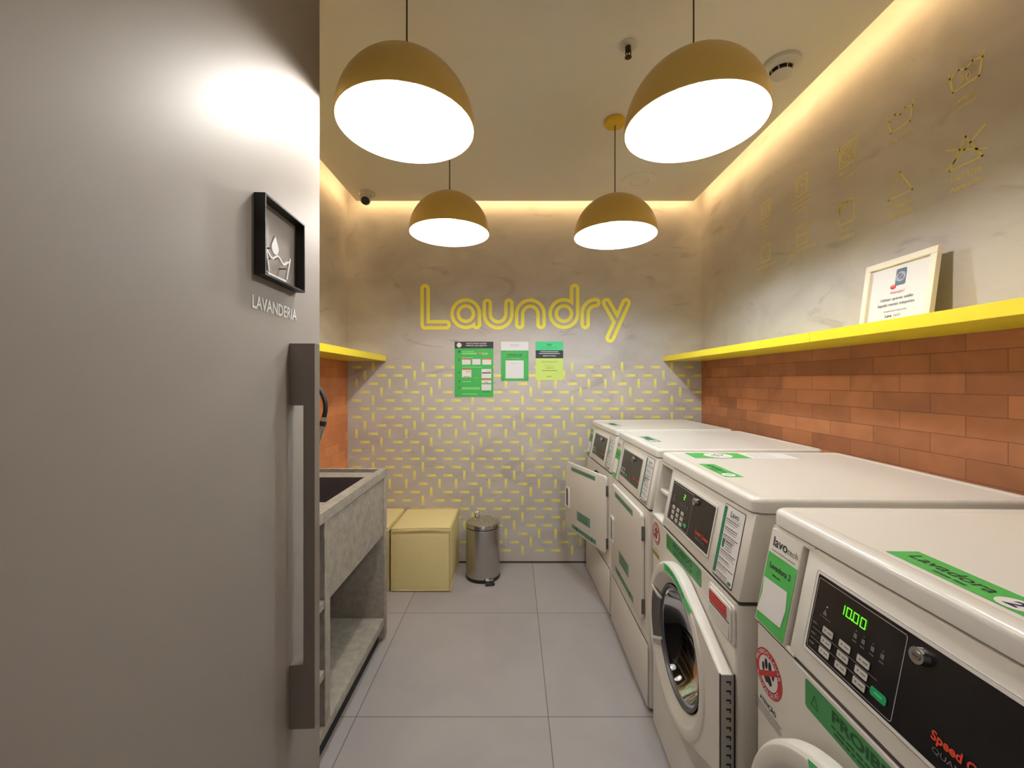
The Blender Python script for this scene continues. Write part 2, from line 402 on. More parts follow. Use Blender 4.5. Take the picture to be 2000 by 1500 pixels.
for r in range(23):
    py = 717.0 + r * 16.27; q = r % 6
    for c in range(-3, 40):
        px = 728.8 + c * 16.2; e = c % 6
        k = {0: {0: 'V', 2: 'H', 4: 'H'}, 1: {5: 'V', 1: 'H', 3: 'H'}, 2: {2: 'V', 4: 'V', 0: 'H'}, 3: {1: 'V', 3: 'H', 5: 'H'}, 4: {0: 'V', 2: 'H', 4: 'H'}, 5: {1: 'H', 3: 'H', 5: 'H'}}[q].get(e)
        if px < 684 or px > 1372: continue
        if k: peg(px, py, k == 'V')
gb.mats += [m for m in d.mats if m not in gb.mats]
off = len(gb.v); gb.v += d.v
for f, mi in zip(d.f, d.m): gb.f.append([i + off for i in f]); gb.m.append(gb.mats.index(d.mats[mi])); gb.sm.append(False)
gb.obj('wall_back', kind='structure', label='back wall of grey plaster stencilled with yellow clothes pegs', category='wall')
g = G(); g.box((XL + 0.001, YB - 0.006, 0.0005), (XR - 0.001, YB - 0.0005, 0.011), 'base_gap'); g.obj('gap_strip_back', kind='structure', label='dark strip painted as the shaded gap along the foot of the back wall', category='gap_strip')  # thin strip; the shade of the wall-foot gap is put into its dark colour
# dropped ceiling with light cove, upper ceiling above it
SX0, SX1, SY1 = -1.115, 1.278, 2.925
g = G(); g.box((SX0, YF, ZC), (SX1, SY1, ZC + 0.05), 'ceiling_paint')
g.obj('ceiling', kind='structure', label='dropped beige ceiling panel with a glowing edge', category='ceiling')
g = G(); g.box((XL - 0.08, YF, 2.85), (XR + 0.08, YB + 0.1, 2.93), 'ceiling_paint')
g.obj('ceiling_upper', kind='structure', label='upper ceiling above the dropped panel', category='ceiling')
LEDG = 'warm light strips along the ceiling panel'
def led(a, b, lab):
    g = G(); g.box(a, b, 'led'); o = g.obj('light_strip'); o['label'] = lab; o['category'] = 'light strip'; o['group'] = LEDG
led((SX0, SY1 + 0.001, ZC + 0.034), (SX1, SY1 + 0.014, ZC + 0.046), 'warm light strip hidden in the ceiling cove along the back wall')
led((SX0 - 0.014, YF, ZC + 0.034), (SX0 - 0.001, SY1, ZC + 0.046), 'warm light strip hidden in the ceiling cove along the left wall')
led((SX1 + 0.001, YF, ZC + 0.034), (SX1 + 0.014, SY1, ZC + 0.046), 'warm light strip hidden in the ceiling cove along the right wall')

# ------------------------------------------------------------------ open door on the left with its sign
ddir = Vector((-0.05, 1, 0)).normalized(); dn = Vector((ddir.y, -ddir.x, 0))   # dn points into the room (+X)
DO = Vector((-0.477, 0.757, 0))            # a point on the door face; s = distance along the door from it
ang = math.atan2(ddir.y, ddir.x)
def dp(s, z, h=0.0): return DO + ddir * s + dn * h + Vector((0, 0, z))
T = Matrix((( ddir.x, dn.x, 0, DO.x), (ddir.y, dn.y, 0, DO.y), (0, 0, 1, 0), (0, 0, 0, 1)))   # local (s, out, z)
s1 = (1.0465 - 0.757) / ddir.y; s0 = -1.05
g = G(); g.box((s0, -0.045, 0.008), (s1, 0, 2.58), 'door_grey', bev=0.0025, T=T)
door = g.obj('door_1', kind='structure', label='large grey metal door standing open on the left', category='door')
hs = (0.889 - 0.757) / ddir.y
g = G()
z0, z1, c0, c1 = 0.571, 1.404, 0.709, 1.270
hp = [(0, z0), (0.053, z0), (0.053, z1), (0, z1), (0, c1), (0.029, c1), (0.029, c0), (0, c0)]
g.prism(hp, T @ Vector((hs, 0.0005, 0)), T.to_3x3() @ Vector((0, 1, 0)), (0, 0, 1), T.to_3x3() @ Vector((0.024, 0, 0)), 'door_handle_metal')
g.obj('door_handle', door, label='long square pull handle')
d = D(DO, ddir, (0, 0, 1), dn)
d.text('LAVANDERIA', -0.006, 1.4575, 0.0235, 'sign_white', 0.0008, 'l', width=0.170, bold=0.018)
d.obj('door_lettering', door, label='white word LAVANDERIA')
sg = thing('washtub_sign', 'black square box sign with white washtub and drop icon on the grey door', 'sign', tuple(dp(0.0, 1.519, 0.0)))
def sT(ss, out, z): return dp(ss, z, out) - sg.location
ST = Matrix(((ddir.x, dn.x, 0, 0), (ddir.y, dn.y, 0, 0), (0, 0, 1, 0), (0, 0, 0, 1)))
g = G(); L = 0.161; H = 0.151; t = 0.0035; dep = 0.0205
for a, b in (((0, 0.0004, 0), (L, dep, t)), ((0, 0.0004, H - t), (L, dep, H)), ((0, 0.0004, t), (t, dep, H - t)), ((L - t, 0.0004, t), (L, dep, H - t))):
    g.box(a, b, 'sign_black', T=ST)
g.obj('frame', sg)
g = G()   # icon pieces, standing proud of the door on short pins
def bar(p, q, w):
    p, q = Vector((p[0], 0, p[1])), Vector((q[0], 0, q[1])); dd = (q - p).normalized(); nn = Vector((-dd.z, 0, dd.x)) * w / 2
    pts = [p + nn, p - nn, q - nn, q + nn]
    g.prism([(a.x, a.z) for a in pts], ST @ Vector((0, 0.015, 0)), ST @ Vector((1, 0, 0)), (0, 0, 1), ST @ Vector((0, 0.004, 0)), 'sign_white')
bar((0.004, 0.057), (0.017, 0.011), 0.0036); bar((0.0975, 0.057), (0.083, 0.011), 0.0036); bar((0.012, 0.0062), (0.080, 0.0062), 0.0034)
pw = [(0.006 + 0.086 * i / 24, 0.043 + 0.005 * math.cos(i / 24 * 4 * PI)) for i in range(25)]
for a, b in zip(pw[:-1], pw[1:]): bar(a, b, 0.0036)
g.obj('washtub_icon', sg, label='white washtub outline')
g = G(); dr = [(0.038 + 0.0125 * math.sin(a) * (1 if True else 0), 0.0605 - 0.0125 * math.cos(a)) for a in [R(x) for x in range(-115, 116, 10)]] + [(0.038, 0.0835)]
g.prism(dr, ST @ Vector((0, 0.015, 0)), ST @ Vector((1, 0, 0)), (0, 0, 1), ST @ Vector((0, 0.004, 0)), 'sign_white')
g.obj('drop_icon', sg, label='white water drop')
# pins that hold the icon to the door
for a, b in ((0.0105, 0.034), (0.090, 0.034), (0.046, 0.0062), (0.038, 0.060), (0.049, 0.043)):
    g = G(); g.cyl(ST @ Vector((a, 0.0004, b)), ST @ Vector((a, 0.0155, b)), 0.0012, 'sign_black', 8); g.obj('icon_pin', sg)

# ------------------------------------------------------------------ pendant lamps
PG = 'yellow dome pendant lamps'
def pendant(x, y, zrim, r, bulb, lab, shade_h):
    root = thing('pendant_lamp', lab, 'lamp', (x, y, ZC), 0, PG)
    zr = zrim - ZC
    N = 22; out = [(r * math.cos(R(90 * i / N)) , zr + shade_h * math.sin(R(90 * i / N))) for i in range(N)] + [(0.012, zr + shade_h)]
    g = G(); g.lathe(out + [(0.0005, zr + shade_h)], 'lamp_yellow', 72)
    rin = r - 0.003; inn = [(rin * math.cos(R(90 * i / N)), zr + (shade_h - 0.003) * math.sin(R(90 * i / N))) for i in range(N)] + [(0.0005, zr + shade_h - 0.003)]
    g.lathe(inn[::-1], 'lamp_white', 72)
    g.lathe([(rin, zr), (rin, zr), (r, zr), (r, zr)], 'lamp_yellow', 72)
    g.obj('lamp_shade', root)
    g = G(); g.lathe([(0.0001, 0), (0.0001, -0.001), (0.048, -0.001), (0.050, -0.005), (0.050, -0.018), (0.047, -0.023), (0.008, -0.025), (0.0001, -0.025)], 'canopy_yellow', 40); g.obj('ceiling_rose', root)
    g = G(); g.cyl((0, 0, -0.024), (0, 0, zr + shade_h), 0.0026, 'cord', 8); g.cyl((0, 0, zr + shade_h), (0, 0, zr + shade_h + 0.014), 0.009, 'canopy_yellow', 14); g.obj('cord', root)
    g = G(); g.cyl((0, 0, zr + shade_h - 0.003), (0, 0, zr + 0.118), 0.021, 'socket_white', 24); g.lathe([(0.0165, zr + 0.118), (0.0165, zr + 0.108), (0.0001, zr + 0.108)], 'socket_white', 24); g.obj('lamp_socket', root)
    g = G(); bp = [(0.0135, zr + 0.108), (0.015, zr + 0.100), (0.024, zr + 0.085)] + [(0.031 * math.cos(R(a)), zr + 0.068 + 0.031 * math.sin(R(a))) for a in range(25, -91, -12)] + [(0.0001, zr + 0.037)]
    g.lathe(bp, bulb, 28); g.obj('bulb', root)
pendant(-0.308, 1.19, 2.052, 0.195, 'bulb_warm', 'yellow dome pendant lamp nearest the grey door, front left of the four', 0.198)
pendant(0.520, 1.19, 2.054, 0.195, 'bulb_warm', 'yellow dome pendant lamp beside the smoke detector, front right of the four', 0.198)
pendant(-0.313, 2.02, 2.043, 0.195, 'bulb_warm', 'yellow dome pendant lamp above the pedal bin, back left of the four', 0.198)
pendant(0.497, 2.02, 2.030, 0.200, 'bulb_cool', 'yellow dome pendant lamp with bluish bulb before the back wall, its ceiling rose in view', 0.198)

# ------------------------------------------------------------------ ceiling fittings
t = thing('sprinkler', 'small bronze fire sprinkler on a pale disc in the ceiling', 'sprinkler', (0.436, 1.567, ZC))
g = G(); g.lathe([(0.0001, 0), (0.034, -0.0005), (0.034, -0.003), (0.026, -0.006), (0.0001, -0.006)], 'detector_white', 32); g.obj('cover_plate', t)
g = G(); g.cyl((0, 0, -0.006), (0, 0, -0.024), 0.011, 'sprinkler_bronze', 6)
for sx in (-1, 1): g.tube([(sx * 0.009, 0, -0.023), (sx * 0.010, 0, -0.034), (sx * 0.003, 0, -0.044)], 0.002, 'sprinkler_bronze', 6)
g.cyl((0, 0, -0.024), (0, 0, -0.042), 0.0022, 'sprinkler_bronze', 8)
g.lathe([(0.0001, -0.044), (0.012, -0.045), (0.013, -0.047), (0.0001, -0.048)], 'sprinkler_bronze', 20); g.obj('sprinkler_head', t)
t = thing('smoke_detector', 'round white smoke detector on the ceiling by the front right lamp', 'smoke detector', (1.075, 1.655, ZC)); t.scale = (1.14, 1.14, 1.14)
g = G(); g.lathe([(0.0001, 0), (0.058, -0.0005), (0.058, -0.012), (0.050, -0.022), (0.036, -0.026)], 'detector_white', 40); g.obj('base', t)
g = G(); g.lathe([(0.029, -0.024), (0.030, -0.040)], 'detector_dark', 32); g.obj('sensing_slots', t)
g = G()
for k in range(8):
    a = 2 * PI * k / 8; g.tube([(0.0345 * math.cos(a), 0.0345 * math.sin(a), -0.025), (0.0325 * math.cos(a), 0.0325 * math.sin(a), -0.040)], 0.0016, 'detector_white', 6)
g.lathe([(0.0001, -0.039), (0.034, -0.039), (0.034, -0.042), (0.028, -0.047), (0.0001, -0.048)], 'detector_white', 36); g.obj('cap', t)
t = thing('ceiling_speaker', 'round flush ceiling disc behind the bluish back right lamp', 'ceiling disc', (0.800, 2.62, ZC))
g = G(); g.lathe([(0.0001, 0), (0.105, -0.0005), (0.104, -0.004), (0.094, -0.008), (0.058, -0.009), (0.056, -0.004)], 'ceiling_paint', 48); g.obj('rim', t)
g = G(); g.lathe([(0.0001, -0.0045), (0.055, -0.0045), (0.054, -0.008), (0.0001, -0.0085)], 'ceiling_paint', 40); g.obj('centre_disc', t)
t = thing('security_camera', 'small white security camera with black eye in the ceiling corner', 'security camera', (-0.995, 2.80, ZC)); t.scale = (1.25, 1.25, 1.25)
g = G(); g.lathe([(0.0001, 0), (0.044, -0.0005), (0.044, -0.008), (0.036, -0.018), (0.0001, -0.019)], 'detector_white', 36); g.obj('mount', t)
g = G(); dd = Vector((0.12, -0.8, -0.75)).normalized(); p0 = Vector((0, 0, -0.018)); g.cyl(p0 - dd * 0.012, p0 + dd * 0.062, 0.026, 'detector_white', 28); g.obj('housing', t)
g = G(); g.lathe([(0.0215, 0), (0.021, 0.004), (0.012, 0.010), (0.0001, 0.012)], 'black_plastic', 28, Matrix.Translation(p0 + dd * 0.0615) @ dd.to_track_quat('Z', 'Y').to_matrix().to_4x4()); g.obj('lens', t)

# ------------------------------------------------------------------ shelves
def shelf(a, b, lab):
    g = G(); g.box(a, b, 'shelf_yellow', bev=0.0012, seg=1); o = g.obj('shelf'); o['label'] = lab; o['category'] = 'shelf'
shelf((XL + 0.001, 0.62, 1.466), (-0.926, YB - 0.001, 1.506), 'yellow shelf board on the left wall above the sink')
shelf((1.090, 1.520, 1.466), (XR - 0.001, YB - 0.001, 1.502), 'yellow shelf board on the right wall, the far one reaching the back wall')
shelf((1.090, -0.6, 1.466), (XR - 0.001, 1.518, 1.502), 'yellow shelf board on the right wall, the near one carrying the framed notice')
# framed notice
t = thing('framed_notice', 'cream framed notice about liquid soap leaning on the yellow shelf', 'picture frame', (1.285, 1.409, 1.5022))
t.rotation_euler = (R(-7.5), 0, R(-90))     # local x runs along -Y, local z up, leaning back to the wall
w, h = 0.262, 0.246; fw = 0.022; fd = 0.016
g = G()
for a, b in (((-w / 2, 0, 0), (w / 2, fd, fw)), ((-w / 2, 0, h - fw), (w / 2, fd, h)), ((-w / 2, 0, fw), (-w / 2 + fw, fd, h - fw)), ((w / 2 - fw, 0, fw), (w / 2, fd, h - fw))):
    g.box(a, b, 'frame_wood', bev=0.0012, seg=1)
g.obj('frame', t)
g = G(); g.box((-w / 2 + fw - .003, fd - 0.006, fw - .003), (w / 2 - fw + .003, fd - 0.001, h - fw + .003), 'paper_white'); 
d = D((0, fd - 0.006, 0), (1, 0, 0), (0, 0, 1), (0, -1, 0))
d.rrect(-0.012, 0.150, 0.026, 0.208, 0.006, 'print_blue'); d.ring(0.006, 0.180, 0.011, 0.017, 'print_light', 0.0006)
d.line([(-0.006, 0.168), (0.018, 0.192)], 0.004, 'print_light', 0.0007); d.line([(-0.004, 0.192), (0.017, 0.170)], 0.0025, 'ink_red', 0.0008)
d.disc(-0.017, 0.148, 0.011, 'ink_red', 0.0008, ry=0.008); d.disc(-0.017, 0.151, 0.007, 'poster_salmon', 0.0009, ry=0.004)
d.text('Atenção!', 0, 0.124, 0.010, 'ink_red', 0.0006, 'c'); d.text('Utilizar apenas sabão', 0, 0.102, 0.0098, 'navy', 0.0006, 'c', bold=0.01)
d.text('líquido nestas máquinas.', 0, 0.083, 0.0098, 'navy', 0.0006, 'c', bold=0.01); d.text('obrigado pela compreensão', 0, 0.062, 0.0052, 'navy', 0.0006, 'c')
d.text('Lava', -0.022, 0.043, 0.010, 'ink_black', 0.0006, 'c', bold=0.02); d.text('tech', 0.010, 0.043, 0.010, 'ink_grey', 0.0006, 'c')
off = len(g.v); g.v += d.v; g.mats += [m for m in d.mats if m not in g.mats]
for f, mi in zip(d.f, d.m): g.f.append([i + off for i in f]); g.m.append(g.mats.index(d.mats[mi])); g.sm.append(False)
g.obj('printed_sheet', t)

# ------------------------------------------------------------------ the word Laundry, outlined
def lw_pt(x, y): return px2b(780 + x / 4.167, 520 + y / 4.167)
def seg(x0, y0, x1, y1): return ('s', x0, y0, x1, y1)
def arc(cx, cy, r, a0, a1):
    n = max(6, int(abs(a1 - a0) / 8)); P_ = [(cx + r * math.cos(R(a0 + (a1 - a0) * i / n)), cy + r * math.sin(R(a0 + (a1 - a0) * i / n))) for i in range(n + 1)]
    return [seg(*P_[i], *P_[i + 1]) for i in range(n)]
letters = [
    [seg(210, 183, 210, 476), seg(210, 476, 381, 476)],
    arc(541, 386, 87, 0, 360) + [seg(628, 386, 628, 474)],
    [seg(716, 301, 716, 389), seg(891, 301, 891, 389)] + arc(803.5, 389, 87.5, 0, 180),
    [seg(979, 473, 979, 388), seg(1153, 473, 1153, 388)] + arc(1066, 388, 87, 180, 360),
    arc(1339, 385, 87, 0, 360) + [seg(1426, 181, 1426, 385)],
    [seg(1512, 473, 1512, 383)] + arc(1599, 383, 87, 180, 270),
    [seg(1686, 297, 1774, 452), seg(1845, 297, 1716, 583)]]
wroot = thing('wall_lettering', 'yellow outlined word Laundry painted on the back wall', 'lettering', (0, 0, 0))
for L_, strokes in zip('Laundry', letters):
    A = np.array([s_[1:] for s_ in strokes], float)
    x0 = min(A[:, 0].min(), A[:, 2].min()) - 46; x1 = max(A[:, 0].max(), A[:, 2].max()) + 46; y0 = min(A[:, 1].min(), A[:, 3].min()) - 46; y1 = max(A[:, 1].max(), A[:, 3].max()) + 46
    st = 5.0; xs = np.arange(x0, x1 + st, st); ys = np.arange(y0, y1 + st, st); X, Y = np.meshgrid(xs, ys)
    Dm = np.full(X.shape, 1e9)
    for ax, ay, bx, by in A:
        dx, dy = bx - ax, by - ay; t_ = np.clip(((X - ax) * dx + (Y - ay) * dy) / (dx * dx + dy * dy), 0, 1)
        Dm = np.minimum(Dm, np.hypot(X - ax - t_ * dx, Y - ay - t_ * dy))
    F = np.minimum(Dm - 10.5, 39 - Dm)      # positive inside the painted band
    g = G(); vs = []; fs = []
    for j in range(len(ys) - 1):
        for i in range(len(xs) - 1):
            q = [(xs[i], ys[j], F[j, i]), (xs[i + 1], ys[j], F[j, i + 1]), (xs[i + 1], ys[j + 1], F[j + 1, i + 1]), (xs[i], ys[j + 1], F[j + 1, i])]
            if max(p[2] for p in q) <= 0: continue
            for tri in ([q] if min(p[2] for p in q) > 0 else [[q[0], q[1], q[2]], [q[0], q[2], q[3]]]):
                o_ = []
                for a, b in zip(tri, tri[1:] + tri[:1]):
                    if a[2] > 0: o_.append((a[0], a[1]))
                    if (a[2] > 0) != (b[2] > 0): k = a[2] / (a[2] - b[2]); o_.append((a[0] + (b[0] - a[0]) * k, a[1] + (b[1] - a[1]) * k))
                if len(o_) >= 3:
                    base = len(vs)
                    for p in o_: wx, wz = lw_pt(*p); vs.append((wx, YB - 0.0012, wz))
                    fs.append(list(range(base, base + len(o_))))
    g.add(vs, fs, 'lettering_yellow'); g.obj('letter', wroot, label='letter ' + L_)

# ------------------------------------------------------------------ posters on the back wall
def poster(px0, py0, px1, py1, name, lab):
    x0, z1 = px2b(px0, py0); x1, z0 = px2b(px1, py1); w, h = x1 - x0, z1 - z0
    t = thing(name, lab, 'poster', (x0, YB - 0.0006, z0))
    d = D((0, 0, 0), (w, 0, 0), (0, 0, h), (0, -1, 0)); return t, d, w, h
t, d, w, h = poster(888.2, 667.4, 963.6, 775.2, 'instruction_poster', 'tall green instruction poster with five numbered steps, leftmost on the back wall')
d.slab(0, 0, 1, 1, 'poster_green', 0.002); H0 = 0.0026; d.rect(0, 0.878, 1, 1, 'poster_black', H0)
d.add([d.P(0.115 + 0.062 * math.cos(a) , 0.938 + 0.044 * math.sin(a), H0 + .0004) for a in [2 * PI * i / 28 for i in range(28)]], [list(range(28))], 'paper_white')
def ptext(d, t, x, y, hgt, wid, m, hh=H0 + 0.0004, bold=0.02):
    vs, fs, w_ = glyphs(t, bold); k = hgt / 0.69; kx = wid / w_
    d.add([d.P(x - wid / 2 + a * kx, y + b * k, hh) for a, b in vs], fs, m)
ptext(d, 'PAGUE COM SEU CARTÃO', 0.56, 0.957, 0.02, 0.52, 'paper_white'); ptext(d, 'utilizando nosso aplicativo', 0.56, 0.922, 0.02, 0.54, 'paper_white'); ptext(d, 'baixe na loja do seu celular', 0.56, 0.898, 0.010, 0.34, 'ink_grey')
for n_, yy in zip('12345', (0.80, 0.645, 0.425, 0.262, 0.148)): ptext(d, n_, 0.118, yy, 0.042, 0.032, 'ink_black')
for a, b, c, e in ((.19, .815, .5, .83), (.19, .77, .57, .80), (.19, .705, .48, .72), (.19, .53, .70, .545), (.19, .268, .42, .285), (.19, .135, .65, .175), (.19, .045, .58, .062), (.5, .34, .62, .35), (.70, .765, .86, .80)):
    d.rect(a, b, c, e, 'poster_light_green', H0)
for a, b, c in ((.19, .585, .22), (.455, .585, .21), (.715, .585, .23)): d.rect(a, b, a + c, b + .10, 'paper_white', H0)
d.rect(.19, .672, .41, .695, 'poster_salmon', H0 + .0002); d.rect(.715, .672, .945, .695, 'poster_salmon', H0 + .0002)
d.rect(.19, .355, .43, .485, 'paper_white', H0); d.rect(.19, .485, .43, .505, 'poster_salmon', H0); d.rect(.22, .36, .40, .372, 'poster_salmon', H0 + .0003); d.rect(.29, .45, .41, .46, 'poster_salmon', H0 + .0003)
d.rect(.695, .34, .945, .505, 'paper_white', H0); d.rect(.705, .425, .935, .445, 'poster_black', H0 + .0003); d.rect(.83, .462, .93, .472, 'poster_salmon', H0 + .0003)
d.rect(.695, .25, .945, .30, 'paper_white', H0); d.rect(.695, .30, .945, .325, 'poster_salmon', H0); d.rect(.77, .262, .87, .270, 'ink_black', H0 + .0003)
d.rect(.695, .12, .945, .228, 'paper_white', H0)
d.add([d.P(0.655 + 0.032 * math.cos(a), 0.792 + 0.022 * math.sin(a), H0 + .0002) for a in [2 * PI * i / 20 for i in range(20)]], [list(range(20))], 'poster_salmon')
ptext(d, 'lavatech', 0.82, 0.085, 0.02, 0.20, 'ink_green')
d.obj('poster_sheet', t)
t, d, w, h = poster(978.4, 667.4, 1032.2, 743.6, 'code_poster', 'white and green poster headed CÓDIGO QR, middle of the three')
d.slab(0, 0, 1, 1, 'poster_green', 0.002); d.rect(0, 0.775, 1, 1, 'paper_white', H0); ptext(d, 'Lavatech', 0.49, 0.905, 0.03, 0.32, 'ink_grey', bold=0); ptext(d, 'sua lavanderia inteligente', 0.49, 0.875, 0.012, 0.28, 'ink_grey', bold=0)
ptext(d, 'CÓDIGO QR', 0.5, 0.64, 0.045, 0.55, 'ink_green'); d.rect(.22, .600, .76, .608, 'ink_green', H0); d.rect(.28, .57, .70, .582, 'poster_light_green', H0)
d.rect(.17, .06, .825, .52, 'paper_white', H0); ptext(d, 'Pague aqui', 0.5, 0.435, 0.016, 0.24, 'ink_grey', bold=0)
for cx, cy in ((.06, .73), (.12, .755), (.93, .72), (.88, .755), (.95, .65), (.90, .60), (.05, .05), (.09, .02), (.95, .05), (.90, .02), (.06, .09)):
    d.add([d.P(cx + 0.035 * math.cos(a), cy + 0.018 * math.sin(a + 0.8), H0 + .0002) for a in [2 * PI * i / 10 for i in range(10)]], [list(range(10))], 'sticker_dark_green')
d.obj('poster_sheet', t)
t, d, w, h = poster(1046.2, 667.2, 1099.8, 743.0, 'payment_poster', 'mint, black and lime poster headed PIX, rightmost of the three')
d.slab(0, 0, 1, 1, 'poster_lime', 0.002); d.rect(0, 0.775, 1, 1, 'poster_mint', H0); d.rect(0, 0.57, 1, 0.775, 'poster_black', H0)
ptext(d, 'PIX', 0.5, 0.885, 0.055, 0.17, 'ink_green'); ptext(d, 'pelo computador ou celular', 0.5, 0.84, 0.016, 0.56, 'ink_green', bold=0)
d.rect(.17, .733, .83, .747, 'paper_white', H0 + .0003); d.rect(.12, .685, .88, .700, 'paper_white', H0 + .0003); ptext(d, 'ABERTO 24 HORAS', 0.5, 0.62, 0.026, 0.48, 'paper_white')
for i_, (a, b, yy, q) in enumerate(((.2, .8, .485, .010), (.2, .8, .455, .006), (.3, .7, .37, .007), (.36, .66, .312, .014), (.24, .78, .245, .018))):
    d.rect(a, yy, b, yy + q, 'sticker_olive', H0)
ptext(d, 'lavatech', 0.49, 0.09, 0.03, 0.2, 'sticker_olive')
d.obj('poster_sheet', t)

# ------------------------------------------------------------------ concrete sink bench on the left
t = thing('sink_bench', 'rough grey concrete sink bench with open lower shelf along the left wall', 'sink', (0, 0, 0))
BX0, BX1, BY1, BY0 = XL + 0.002, -0.652, 2.126, 0.55; BT = 0.874
g = G()     # rim of boards with the sunk deck
g.box((BX1 - 0.036, BY0, BT - 0.041), (BX1, BY1, BT), 'concrete', bev=0.002, seg=1)
g.box((BX0, BY1 - 0.018, BT - 0.041), (BX1 - 0.036, BY1, BT), 'concrete', bev=0.002, seg=1)
g.box((BX0, BY0, BT - 0.041), (BX1 - 0.036, BY0 + 0.03, BT), 'concrete', bev=0.002, seg=1)
ux0, ux1, uy0, uy1 = -1.13, -0.700, 1.535, 1.935; dz0, dz1 = BT - 0.030, BT - 0.003
iy1 = BY1 - 0.090
for a, b in (((BX0, BY0 + .03, dz0), (ux0, iy1, dz1)), ((ux1, BY0 + .03, dz0), (BX1 - 0.036, iy1, dz1)), ((ux0, BY0 + .03, dz0), (ux1, uy0, dz1)), ((ux0, uy1, dz0), (ux1, iy1, dz1))):
    g.box(a, b, 'concrete')
g.box((BX0, iy1, dz0 - 0.02), (BX1 - 0.036, BY1 - 0.018, dz0 - 0.002), 'basin_gap')
g.obj('worktop', t)
g = G(); bz = BT - 0.20    # basin: four sloping walls and a bottom
top = [(ux0, uy0), (ux1, uy0), (ux1, uy1), (ux0, uy1)]; bot = [(ux0 + .03, uy0 + .03), (ux1 - .03, uy0 + .03), (ux1 - .03, uy1 - .03), (ux0 + .03, uy1 - .03)]
vs = [(x, y, dz1 - 0.001) for x, y in top] + [(x, y, bz) for x, y in bot]
g.add(vs, [(0, 4, 5, 1), (1, 5, 6, 2), (2, 6, 7, 3), (3, 7, 4, 0), (4, 7, 6, 5)], 'basin_dark')
g.lathe([(0.0001, bz + 0.002), (0.03, bz + 0.003), (0.032, bz + 0.001)], 'chrome', 24, Matrix.Translation(((ux0 + ux1) / 2, (uy0 + uy1) / 2, 0)))
g.obj('basin', t)
g = G(); g.box((BX1 - 0.024, 1.4765, 0.544), (BX1 - 0.006, BY1 - 0.0445, BT - 0.0465), 'concrete', bev=0.0015, seg=1); g.obj('apron_panel', t)
g = G(); g.box((BX0 + 0.03, BY1 - 0.040, 0.018), (BX1, BY1, BT - 0.042), 'concrete', bev=0.005, seg=2); g.obj('side_panel', t)
g = G(); g.box((BX0 + 0.03, 1.430, 0.125), (BX1 - 0.002, 1.472, BT - 0.042), 'concrete', bev=0.002, seg=1); g.obj('side_panel', t)
g = G(); g.box((BX0 + 0.03, BY0, 0.085), (BX1 - 0.003, BY1 - 0.041, 0.124), 'concrete', bev=0.003, seg=2); g.obj('bottom_shelf', t)
g = G(); g.box((BX0 + 0.03, BY0 + .02, 0.125), (BX0 + 0.045, BY1 - 0.041, BT - 0.042), 'concrete'); g.obj('back_panel', t)
for zz in (0.563, 0.322):
    g = G(); g.box((BX0 + 0.05, 1.02, zz - 0.03), (BX1 - 0.004, 1.429, zz), 'concrete', bev=0.002, seg=1); g.obj('inner_shelf', t)
g = G(); g.box((BX0 + 0.03, 0.98, 0.125), (BX1 - 0.002, 1.019, BT - 0.042), 'concrete', bev=0.002, seg=1); g.obj('side_panel', t)
g = G(); g.box((BX0 + 0.10, BY0 + 0.1, 0.0), (BX1 - 0.03, BY1 - 0.045, 0.0845), 'basin_gap'); g.obj('plinth', t)
# tap
t = thing('kitchen_tap', 'black gooseneck hose tap with chrome spray head over the concrete sink', 'tap', (-1.150, 1.80, BT - 0.0025))
g = G(); g.cyl((0, 0, 0), (0, 0, 0.012), 0.028, 'chrome', 28); g.cyl((0, 0, 0.012), (0, 0, 0.11), 0.019, 'chrome', 24)
g.cyl((0, -0.018, 0.07), (0.015, -0.075, 0.095), 0.005, 'chrome', 12); g.obj('tap_body', t)
zt = 0.871
P_ = [(0, 0, 0.11), (0, 0, 0.25), (0.005, 0, 0.34)]
for i in range(1, 10): a = PI - PI * 0.62 * i / 9; P_.append((0.165 + 0.165 * math.cos(a), 0, 0.34 + 0.145 * math.sin(a)))
P_ += [(0.300, 0, 0.425), (0.325, 0, 0.375), (0.331, 0, 0.33), (0.322, 0, 0.290)]
def smooth(P, it=2):
    P = [Vector(p) for p in P]
    for _ in range(it):
        Q = [P[0]]
        for a, b in zip(P[:-1], P[1:]): Q += [a * .75 + b * .25, a * .25 + b * .75]
        P = Q + [P[-1]]
    return P
g = G(); g.tube(smooth(P_), 0.0098, 'black_rubber', 14); g.obj('hose', t)
g = G(); g.cyl((0.323, 0, 0.294), (0.320, 0, 0.276), 0.0125, 'chrome', 24); g.obj('coupling', t)
g = G(); g.cyl((0.320, 0, 0.276), (0.316, 0, 0.256), 0.0145, 'black_plastic', 24)
g.cyl((0.316, 0, 0.256), (0.292, 0, 0.176), 0.0135, 'chrome', 24, r2=0.0095); g.cyl((0.292, 0, 0.176), (0.2905, 0, 0.170), 0.0095, 'black_plastic', 24); g.obj('spray_head', t)

